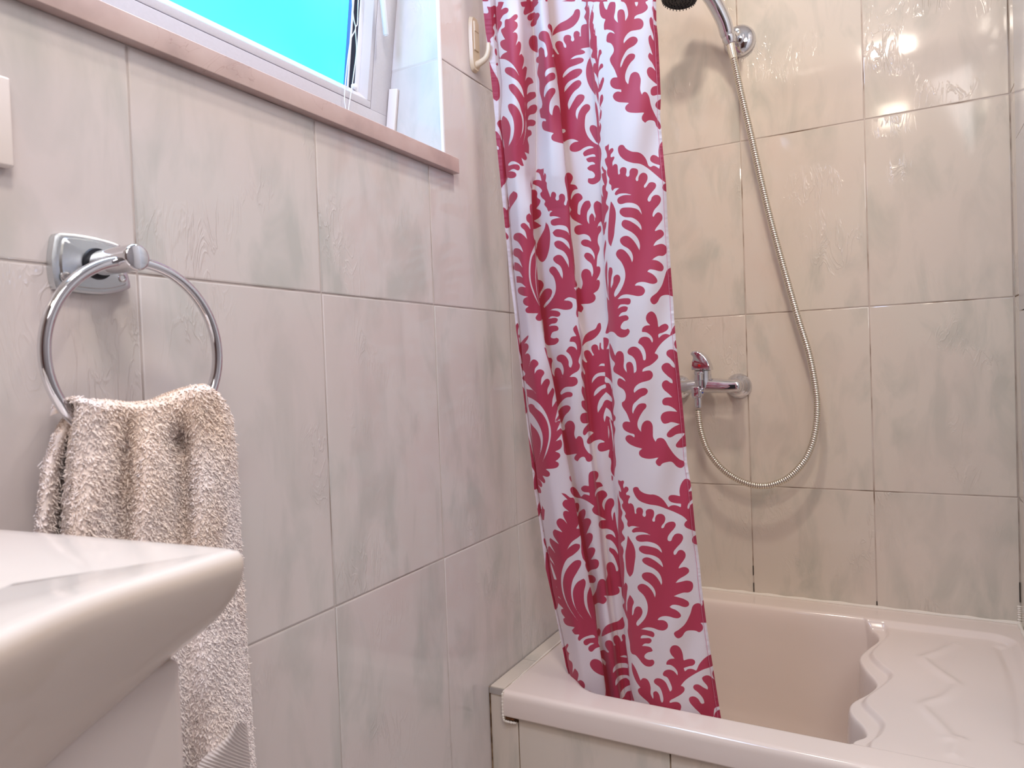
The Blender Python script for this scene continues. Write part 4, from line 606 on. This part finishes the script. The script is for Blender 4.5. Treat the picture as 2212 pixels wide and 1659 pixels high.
+ S 205,465 180,500 140,530 165,700 215,900 270,1010 350,1070 410,1050 425,975 370,925 330,950 345,840 300,775 270,850 265,700 230,670 225,600 240,600 200,545 220,480
+ S 450,1065 480,1060 520,1085
+ S 670,875 600,850 520,790 490,720 520,670 570,662 635,700 655,760
+ S 635,385 650,310 700,240 780,205 850,180 905,125 918,270 820,300 700,350
+ S 590,275 600,275 625,300 610,380 590,350
+ S 620,560 670,548 715,580 735,575 700,530 680,480 690,440 740,425 775,450 790,495 815,490 785,430 790,380 830,362 862,390 885,445 900,430 890,380 905,350 925,352 940,450 975,700 1000,1000 1050,1190 1010,1175 1000,1200 880,1250 710,1220 690,1000 675,900 655,740 635,650
- S 860,632 920,615 955,625 955,645 900,636
- S 780,840 785,780 830,725 900,712 965,725 970,775 900,770 830,790
- S 812,1000 815,930 850,880 920,862 985,880 990,935 950,900 890,915
- S 868,1155 880,1080 930,1020 1000,985 1005,1060 960,1070 900,1155
- S 640,650 690,700 685,745 660,720
'''
CROP={'P':(1320,1020,8.295),'Q':(1320,1200,7.541),'S':(1190,1310,5.821),'T':(1300,670,8.295),'U':(1300,830,8.295),'V':(1270,300,8.295),'W':(1280,490,8.295),'X':(1260,0,8.295),'Y':(1260,170,8.295),'A':(1040,0,6.381),'B':(1040,220,6.381),'C':(1080,440,6.381),'D':(1090,660,6.381),'E':(1120,880,6.381),'F':(1140,1100,6.381)}
def load(txt):
    out=[]
    for line in txt.strip().splitlines():
        t=line.split(); sg=1 if t[0]=='+' else -1; pts=[]
        for w in t[1:]:
            if len(w)==1: ox,oy,s=CROP[w]; continue
            a,b=w.split(','); pts.append((ox+float(a)/s,oy+float(b)/s))
        if len(pts)>2: out.append((sg,smooth(np.array(pts))))
    return out
def smooth(p):
    n=len(p);d1=p-np.roll(p,1,0);d2=np.roll(p,-1,0)-p
    l1=np.hypot(*d1.T)+1e-9;l2=np.hypot(*d2.T)+1e-9
    cs=(d1*d2).sum(1)/l1/l2; corner=cs<0.17
    T=(d1/l1[:,None]+d2/l2[:,None]); T/=np.hypot(*T.T)[:,None]+1e-9
    out=[]
    for i in range(n):
        j=(i+1)%n; L=l2[i]
        if L<1e-6: continue
        m0=(d2[i]/L if corner[i] else T[i])*L; m1=(d2[i]/L if corner[j] else T[j])*L
        k=max(1,min(5,int(L/1.5)))
        for t in np.arange(k)/k:
            out.append((2*t**3-3*t**2+1)*p[i]+(t**3-2*t*t+t)*m0+(-2*t**3+3*t*t)*p[j]+(t**3-t*t)*m1)
    return np.array(out)
def inside_dist(poly,q):
    a=poly;b=np.roll(poly,-1,0);ab=b-a;L=(ab**2).sum(1)+1e-12
    D=np.full(len(q),1e9);ins=np.zeros(len(q),bool)
    for k in range(len(a)):
        w=q-a[k];t=np.clip((w@ab[k])/L[k],0,1)
        d=((w-t[:,None]*ab[k])**2).sum(1);np.minimum(D,d,out=D)
        if a[k,1]!=b[k,1]:
            c=((a[k,1]>q[:,1])!=(b[k,1]>q[:,1]))&(q[:,0]<ab[k,0]*(q[:,1]-a[k,1])/ab[k,1]+a[k,0]);ins^=c
    return np.where(ins,1,-1)*np.sqrt(D)
def sdf(polys,Q,M=6):
    s=np.full(len(Q),-float(M))
    for sg,p in polys:
        lo=p.min(0)-M;hi=p.max(0)+M
        idx=np.nonzero((Q[:,0]>lo[0])&(Q[:,0]<hi[0])&(Q[:,1]>lo[1])&(Q[:,1]<hi[1]))[0]
        if len(idx)==0: continue
        d=inside_dist(p,Q[idx])
        s[idx]=np.maximum(s[idx],d) if sg>0 else np.minimum(s[idx],-d)
    return s
# ---------------------------------------------------------------- shower curtain
E0 = [(0,1042),(60,1048),(125,1056),(200,1064),(260,1070),(283,1070),(400,1082),(480,1090),(590,1100),(665,1110),(770,1121),(870,1133),(990,1147),(1057,1154),(1125,1165),(1225,1178),(1300,1195),(1380,1211),(1440,1223),(1475,1235),(1640,1262)]
F0 = [(0,1070.5),(80,1075),(180,1085),(210,1085),(260,1082),(313,1088),(400,1095.6),(480,1102.5),(590,1111),(700,1123),(800,1130),(870,1138),(920,1144.5),(1000,1157),(1070,1165),(1140,1175),(1200,1185.5),(1270,1194),(1330,1207),(1380,1218),(1440,1228),(1640,1270)]
F1 = [(0,1136),(200,1148),(389,1147),(480,1151),(590,1161),(650,1165.5),(713,1173),(750,1179),(805,1193),(850,1200),(895,1207),(935,1215.6),(997,1226.6),(1045,1235),(1095,1244),(1155,1254),(1195,1261),(1235,1270),(1285,1279.5),(1360,1289),(1435,1301.7),(1500,1310),(1640,1332)]
F2 = [(0,1183.4),(50,1187),(100,1193.6),(160,1200.7),(200,1207.7),(260,1212),(310,1217),(350,1220),(410,1226.5),(480,1231),(520,1233),(590,1240),(630,1244.6),(680,1248),(720,1251),(800,1255),(900,1265),(1000,1277),(1100,1290),(1200,1300),(1300,1311),(1500,1337),(1640,1356)]
F3 = [(0,1264),(70,1270),(110,1275),(200,1282),(260,1287),(310,1292),(380,1295.5),(440,1299),(520,1302.6),(600,1306),(700,1314),(800,1318),(900,1324),(1050,1326),(1100,1333),(1200,1337),(1300,1347),(1400,1352),(1500,1362),(1640,1380)]
E5 = [(0,1417.3),(50,1418),(80,1421.5),(150,1425),(210,1427.6),(250,1426),(330,1432.5),(400,1439),(490,1443),(530,1446),(580,1449),(640,1453.6),(690,1456.5),(735,1460),(810,1468),(870,1474),(945,1481),(1000,1484.5),(1050,1493),(1145,1502),(1220,1511.7),(1270,1516),(1345,1526),(1420,1537),(1550,1557.5),(1640,1571)]
def fn(tab, y):
    t = np.array(tab, float); s0 = (t[3,1]-t[0,1])/(t[3,0]-t[0,0]); r = np.interp(y, t[:,0], t[:,1]); return np.where(y < 0, t[0,1]+s0*y, r)
CUR_A, CUR_B = .060, -.640     # plane y = B - A*(z-.55)
def nodes(y):
    e0, f0, f1, f2, f3, e5 = (fn(t, y) for t in (E0, F0, F1, F2, F3, E5)); h = np.clip((y-380)/70, 0, 1); g = np.clip((720-y)/60, 0, 1); o = np.ones_like(y)
    X = [e0, e0+(f0-e0)*.6, f0+4*o, f0, f0+(f1-f0)*.35, f0+(f1-f0)*.72, f1, f1+8-18*h, f1+14-13*h, (f1+f2)/2+6-4*h, f2, f2+5-11*g, f2+12-10*g, (f2+f3)/2+2, f3+7, f3, f3+15, f3+(e5-f3)*.38, f3+(e5-f3)*.68, e5-8, e5]
    O = [0*o, 0*o, 6*o, 0*o, 0*o, 0*o, 0*o, 16*h, 0*o, 0*o, 0*o, 12*g, 0*o, 0*o, 0*o, 0*o, 0*o, 0*o, 0*o, 0*o, 0*o]
    Dp = [.004*o, .000*o, -.014*o, .008*o, .036*o, .026+.004*h, .000+.016*h, -.014*o, -.018+.002*h, .026-.010*h, .014*o, -.008-.008*g, -.014*o, -.010*o, -.010*o, .006*o, .032*o, .050*o, .045*o, .034*o, .030*o]
    return np.array(X), np.array(O), np.array(Dp)
NS = [5,5,4,16,20,18,8,5,12,14,5,5,18,18,5,10,22,26,24,8]
rowsy = np.concatenate([np.arange(-330, -10, 6.0), np.arange(-10, 1650, 2.1)])
def spline_cols(A, lin=False):      # A (nodes, rows) -> (cols, rows)
    Q = np.vstack([2*A[0]-A[1], A, 2*A[-1]-A[-2]])[:, :]; out = []
    for i in range(len(A)-1):
        q0, q1, q2, q3 = Q[i], Q[i+1], Q[i+2], Q[i+3]
        for t in np.arange(NS[i])/NS[i]:
            if lin: out.append(q1+(q2-q1)*t)
            else:
                m0 = (q2-q0)*.42; m1 = (q3-q1)*.42; out.append((2*t**3-3*t*t+1)*q1+(t**3-2*t*t+t)*m0+(-2*t**3+3*t*t)*q2+(t**3-t*t)*m1)
    out.append(A[-1]); return np.array(out)
NX, NO, ND = nodes(rowsy); CX = spline_cols(NX); CO = spline_cols(NO, True); CD = spline_cols(ND)
ry = np.broadcast_to(rowsy, CX.shape)
# ray / curtain surface intersection:  Y + A*Z = B + A*.55 - d
dx = (CX-1106)/FPX; dy = (ry-829.5)/FPX
DR = dx[..., None]*CR_[0]+dy[..., None]*CR_[1]+CR_[2]
soft = .0022*np.sin(ry*.011+CX*.09)+.0012*np.sin(ry*.031+CX*.05)
tpar = (CUR_B+CUR_A*.55-(CD+soft)-CC[1]-CUR_A*CC[2])/(DR[..., 1]+CUR_A*DR[..., 2])
PV = CC+DR*tpar[..., None]
# print coordinate of every vertex
RP = 712.0; yp = np.where(ry < 4, ry+RP, ry)
NXs, NOs, _ = nodes(np.where(rowsy < 4, rowsy+RP, rowsy)); PXc = spline_cols(NXs)+spline_cols(NOs, True)
nc, nr_ = CX.shape
Vc = PV.transpose(1, 0, 2).reshape(-1, 3); Qp = np.stack([PXc.T.ravel(), yp.T.ravel()], 1)
sdv = sdf(load(PATTERN), Qp)
keepz = Vc[:, 2].reshape(nr_, nc)[:, 0]
kr = Vc[:, 2].reshape(nr_, nc)[:, -1]; r1 = int(np.argmax(kr < .512)) if (kr < .512).any() else nr_; r0 = int(np.argmax(keepz < 2.30))
Vc = Vc.reshape(nr_, nc, 3)[r0:r1]; sd2 = sdv.reshape(nr_, nc)[r0:r1]; nr_ = r1-r0
cu = empty('shower_curtain', (.25, -.72, 2.3), label='white shower curtain printed with crimson scrolling leaves hanging into the bath', category='curtain')
HC = sum(NS[:-1])               # first column of the hem band
def cloth(name, V, S, parent, **kw):
    n, c = V.shape[:2]; ob = mesh_np(name, V.reshape(-1, 3), grid_faces(n, c), M['cloth'], parent, **kw)
    a = ob.data.attributes.new('print', 'FLOAT', 'POINT'); a.data.foreach_set('value', S.ravel().astype(np.float32)); return ob
cloth('cloth', Vc, sd2, cu)
rip = (.0009*np.sin(np.arange(nr_)*.35)+.0006*rng.standard_normal(nr_))[:, None]
for name, c0, c1, lab in (('side_hem', HC, nc, 'doubled hem along the right edge'), ('side_hem', 0, NS[0]+1, 'doubled hem along the left edge')):
    Vh = Vc[:, c0:c1].copy(); tow = CC-Vh; tow /= np.linalg.norm(tow, axis=2)[..., None]
    Vh = Vh+tow*(.0011+np.abs(rip)[..., None]*.5); cloth(name, Vh, sd2[:, c0:c1], cu, label=lab)
tow = CC-Vc[:, HC]; tow /= np.linalg.norm(tow, axis=1)[:, None]
tube('stitching', (Vc[:, HC]+Vc[:, HC+1])/2+tow*.0022, .00035, M['thread'], cu, 5, cap=False)
local(cu)
zt_ = Vc[0, :, 2].mean(); yt = Vc[0, :, 1].mean()
rod = empty('curtain_rod', (.47, yt, zt_+.045), label='steel curtain rod above the bath', category='rod')
tube('rod_tube', np.array([[.001, yt, zt_+.045], [.5, yt, zt_+.045], [W-.005, yt, zt_+.045]]), .0125, M['steel'], rod, 20)
for k in range(5):
    i = int(np.linspace(10, nc-10, 5)[k]); p = Vc[0, i]; a_ = np.linspace(0, 2*np.pi, 24, endpoint=False)
    tube('ring', np.stack([np.full(24, p[0]), yt+.022*np.cos(a_), zt_+.030+.030*np.sin(a_)], 1), .0018, M['pvc'], rod, 8, closed=True)
local(rod)
# ---------------------------------------------------------------- towel
tw = empty('hand_towel', (.05, -1.5, 1.1), label='cream fluffy terry towel draped through the chrome ring', category='towel')
def sheet(tabL, tabR, y0, y1, xf, nu, nv, top=None):
    U = np.linspace(0, 1, nu); yv = np.linspace(y0, y1, nv); out = np.zeros((nv, nu, 3))
    for j, y in enumerate(yv):
        l = np.interp(y, *zip(*tabL)); r = np.interp(y, *zip(*tabR))
        for i, u in enumerate(U):
            yy = y if top is None else y+(np.interp(l+(r-l)*u, *zip(*top))-y0)*max(0, 1-(y-y0)/90)
            out[j, i] = onX(l+(r-l)*u, yy, xf(u, yy))
    return out
ga = lambda x, c, s: math.exp(-((x-c)/s)**2)
def xf_front(u, y):
    px = 150+u*365; k = min(1, max(0, (y-880)/90)); lo = min(1, max(0, (y-1150)/250))
    b = .074+.010*ga(px, 200, 34)*(1-.5*lo)-.016*k*ga(px, 272, 20)*(1-lo*.6)+.010*k*ga(px, 325, 26)-.012*k*ga(px, 398, 18)*(1-lo*.5)+.012*ga(px, 445, 30)
    b -= .034*max(0, (u-.93)/.07)**2+.034*max(0, (.05-u)/.05)**2
    b -= .012*ga(math.hypot((px-388)/1.0, (y-955)/1.4), 0, 26)
    return b+.002*math.sin(y*.021+px*.05)
top = [(150,884),(180,872),(215,880),(250,879),(300,884),(345,880),(385,862),(420,850),(455,843),(478,860),(500,900)]
fr = sheet([(868,162),(900,156),(1000,146),(1140,136),(1300,128),(1700,120)], [(868,497),(905,503),(1000,510),(1100,516),(1200,521),(1350,528),(1480,534),(1700,550)], 880, 1700, xf_front, 110, 230, top)
nT = 14; wrap = []
for k in range(nT, 0, -1):      # roll over the ring
    a = math.pi*k/nT; o = fr[0].copy(); o[:, 0] = fr[0, :, 0]-.020*(1-math.cos(a)); o[:, 2] = fr[0, :, 2]+.009*math.sin(a)-.004*(1-math.cos(a)); wrap.append(o)
fr2 = np.concatenate([np.array(wrap), fr])
bk = sheet([(884,150),(915,130),(945,113),(1010,92),(1140,76),(1300,70),(1700,60)], [(884,470),(1000,480),(1300,500),(1352,532),(1480,542),(1600,549),(1700,556)], 884, 1700, lambda u, y: .030+.010*ga(u, .05, .07)-.010*ga(u, .16, .07)*min(1, max(0, (y-940)/60))+.004*math.sin(u*25)-.010*max(0, (.02-u)/.02), 100, 200)
bk[0:1, :, 0] += .004
V1 = fr2.reshape(-1, 3); V2 = bk.reshape(-1, 3)
F_ = np.vstack([grid_faces(*fr2.shape[:2]), grid_faces(*bk.shape[:2])+len(V1)])
body = mesh_np('towel_cloth', np.vstack([V1, V2]), F_, M['terry'], tw)
# loops of the terry pile: short curled strands
def strands(Gd, n, L0, seed, ymax=None):
    r = np.random.default_rng(seed); nv, nu = Gd.shape[:2]
    a = Gd[1:, :-1]-Gd[:-1, :-1]; b = Gd[:-1, 1:]-Gd[:-1, :-1]; N = np.cross(b, a); A = np.linalg.norm(N, axis=2); N /= A[..., None]+1e-12
    N[N[..., 0] < 0] *= -1
    p = (A/A.sum()).ravel(); id_ = r.choice(len(p), n, p=p); i, j = id_//(nu-1), id_ % (nu-1)
    base = Gd[i, j]+a[i, j]*r.random((n, 1))+b[i, j]*r.random((n, 1)); nn = N[i, j]
    dr = nn*.55+r.normal(0, .38, (n, 3))+np.array([0, 0, -.35]); dr /= np.linalg.norm(dr, axis=1)[:, None]
    cu_ = r.normal(0, .6, (n, 3))+np.array([0, 0, -.7]); L = L0*(.6+.7*r.random((n, 1)))
    base = base-nn*.0011; pts = [base-nn*.0004, base+dr*L*.35, base+dr*L*.62+cu_*L*.22, base+dr*L*.70+cu_*L*.55]
    rad = [.00085, .00095, .00085, .0005]; V = []
    for k, (P, R_) in enumerate(zip(pts, rad)):
        T = (pts[min(k+1, 3)]-pts[max(k-1, 0)]); T /= np.linalg.norm(T, axis=1)[:, None]
        u = np.cross(T, nn+1e-3); u /= np.linalg.norm(u, axis=1)[:, None]; v = np.cross(T, u)
        for q in range(3):
            t = q*2.0944; V.append(P+R_*(math.cos(t)*u+math.sin(t)*v))
    V = np.stack(V, 1).reshape(-1, 3); F = []
    for k in range(3):
        for q in range(3): F.append((k*3+q, k*3+(q+1) % 3, k*3+3+(q+1) % 3, k*3+3+q))
    F = (np.array(F)[None]+np.arange(n)[:, None, None]*12).reshape(-1, 4); return V, F
Va, Fa = strands(fr2[4:], 62000, .0036, 1); Vb, Fb = strands(bk, 20000, .0036, 2)
mesh_np('terry_pile', np.vstack([Va, Vb]), np.vstack([Fa, Fb+len(Va)]), M['terry'], tw, True, kind='stuff')
bd = sheet([(1540,520),(1590,488),(1640,436),(1700,400)], [(1540,531),(1590,536),(1640,540),(1700,544)], 1562, 1700, lambda u, y: xf_front(.75+.22*u, y)+.006+.0008*math.sin(y*.9-u*30), 60, 90)
mesh_np('border_band', bd.reshape(-1, 3), grid_faces(*bd.shape[:2]), M['weave'], tw, label='flat ribbed woven border')
local(tw)
# ---------------------------------------------------------------- washbasin
sk = empty('washbasin', (0, -1.95, 1.0), label='glossy white washbasin with a pointed corner in the left foreground', category='washbasin')
SZ = 1.055; YC = -1.95
half = [(.004,-1.633),(.067,-1.6287),(.20,-1.6152),(.296,-1.6065),(.318,-1.6055),(.3265,-1.609),(.3290,-1.618),(.3300,-1.640),(.331,-1.66),(.3315,-1.70),(.337,-1.732),(.348,-1.760),(.365,-1.80),(.386,-1.85),(.402,-1.90),(.408,-1.95)]
full = half+[(x, 2*YC-y) for x, y in half[::-1][1:]]; oc = cr(full, 5); no = len(oc); cen = np.array([.17, YC])
def under(g, z, iny=0.0):
    p = oc.copy(); p[:, 0] = np.maximum(p[:, 0]-g*np.clip(p[:, 0]/.30, 0, 1), .002); p[:, 1] = YC+(p[:, 1]-YC)*(1-iny)
    dz = .40*np.clip(.335-np.abs(oc[:, 1]-YC), 0, .2)*min(1, g/.065); return np.c_[p, z-dz]
def shrink(dist, z):     # inward offset
    T = np.gradient(oc, axis=0); T /= np.linalg.norm(T, axis=1)[:, None]; n_ = np.stack([T[:, 1], -T[:, 0]], 1)
    if ((cen-oc[no//2])@n_[no//2]) < 0: n_ = -n_
    p = oc+n_*dist; p[:, 0] = np.maximum(p[:, 0], .002); return np.c_[p, np.full(no, z)]
def bowl_ring(s, z): p = np.array([.165, YC])+(oc-cen)*np.array([s*.80, s*.92]); return np.c_[p, np.full(no, z)]
R_ = [under(.32, .905, .45), under(.24, .908, .25), under(.18, .918, .12), under(.135, .934, .06), under(.105, .952, .03), under(.080, .968, .018), under(.058, .982, .010), under(.038, .996, .006), under(.022, 1.009, .003), under(.010, 1.022, .001), under(.003, 1.033, 0), under(0, 1.042, 0), under(0, 1.047, 0)]
R_ += [shrink(.0012, 1.0508), shrink(.0036, 1.0538), shrink(.0080, SZ), shrink(.016, SZ-.0004)]
for s, z in ((.74,SZ-.0012),(.71,1.051),(.68,1.043),(.65,1.025),(.60,.995),(.52,.965),(.40,.945),(.22,.938),(.05,.936)): R_.append(bowl_ring(s, z))
mesh_np('bowl', np.array(R_).reshape(-1, 3), grid_faces(len(R_), no), M['ceramic'], sk)
lathe('drain', (.16, YC, .9362), (0,0,1), [(0,.024),(.0015,.023),(.002,.018),(.0012,.001)], M['chrome'], sk, 32)
cab = box_obj('cabinet', (.002, .270, 2*YC+1.618, -1.618, FLOOR+.002, .975), M['cabinet'], sk, .007)
local(sk)
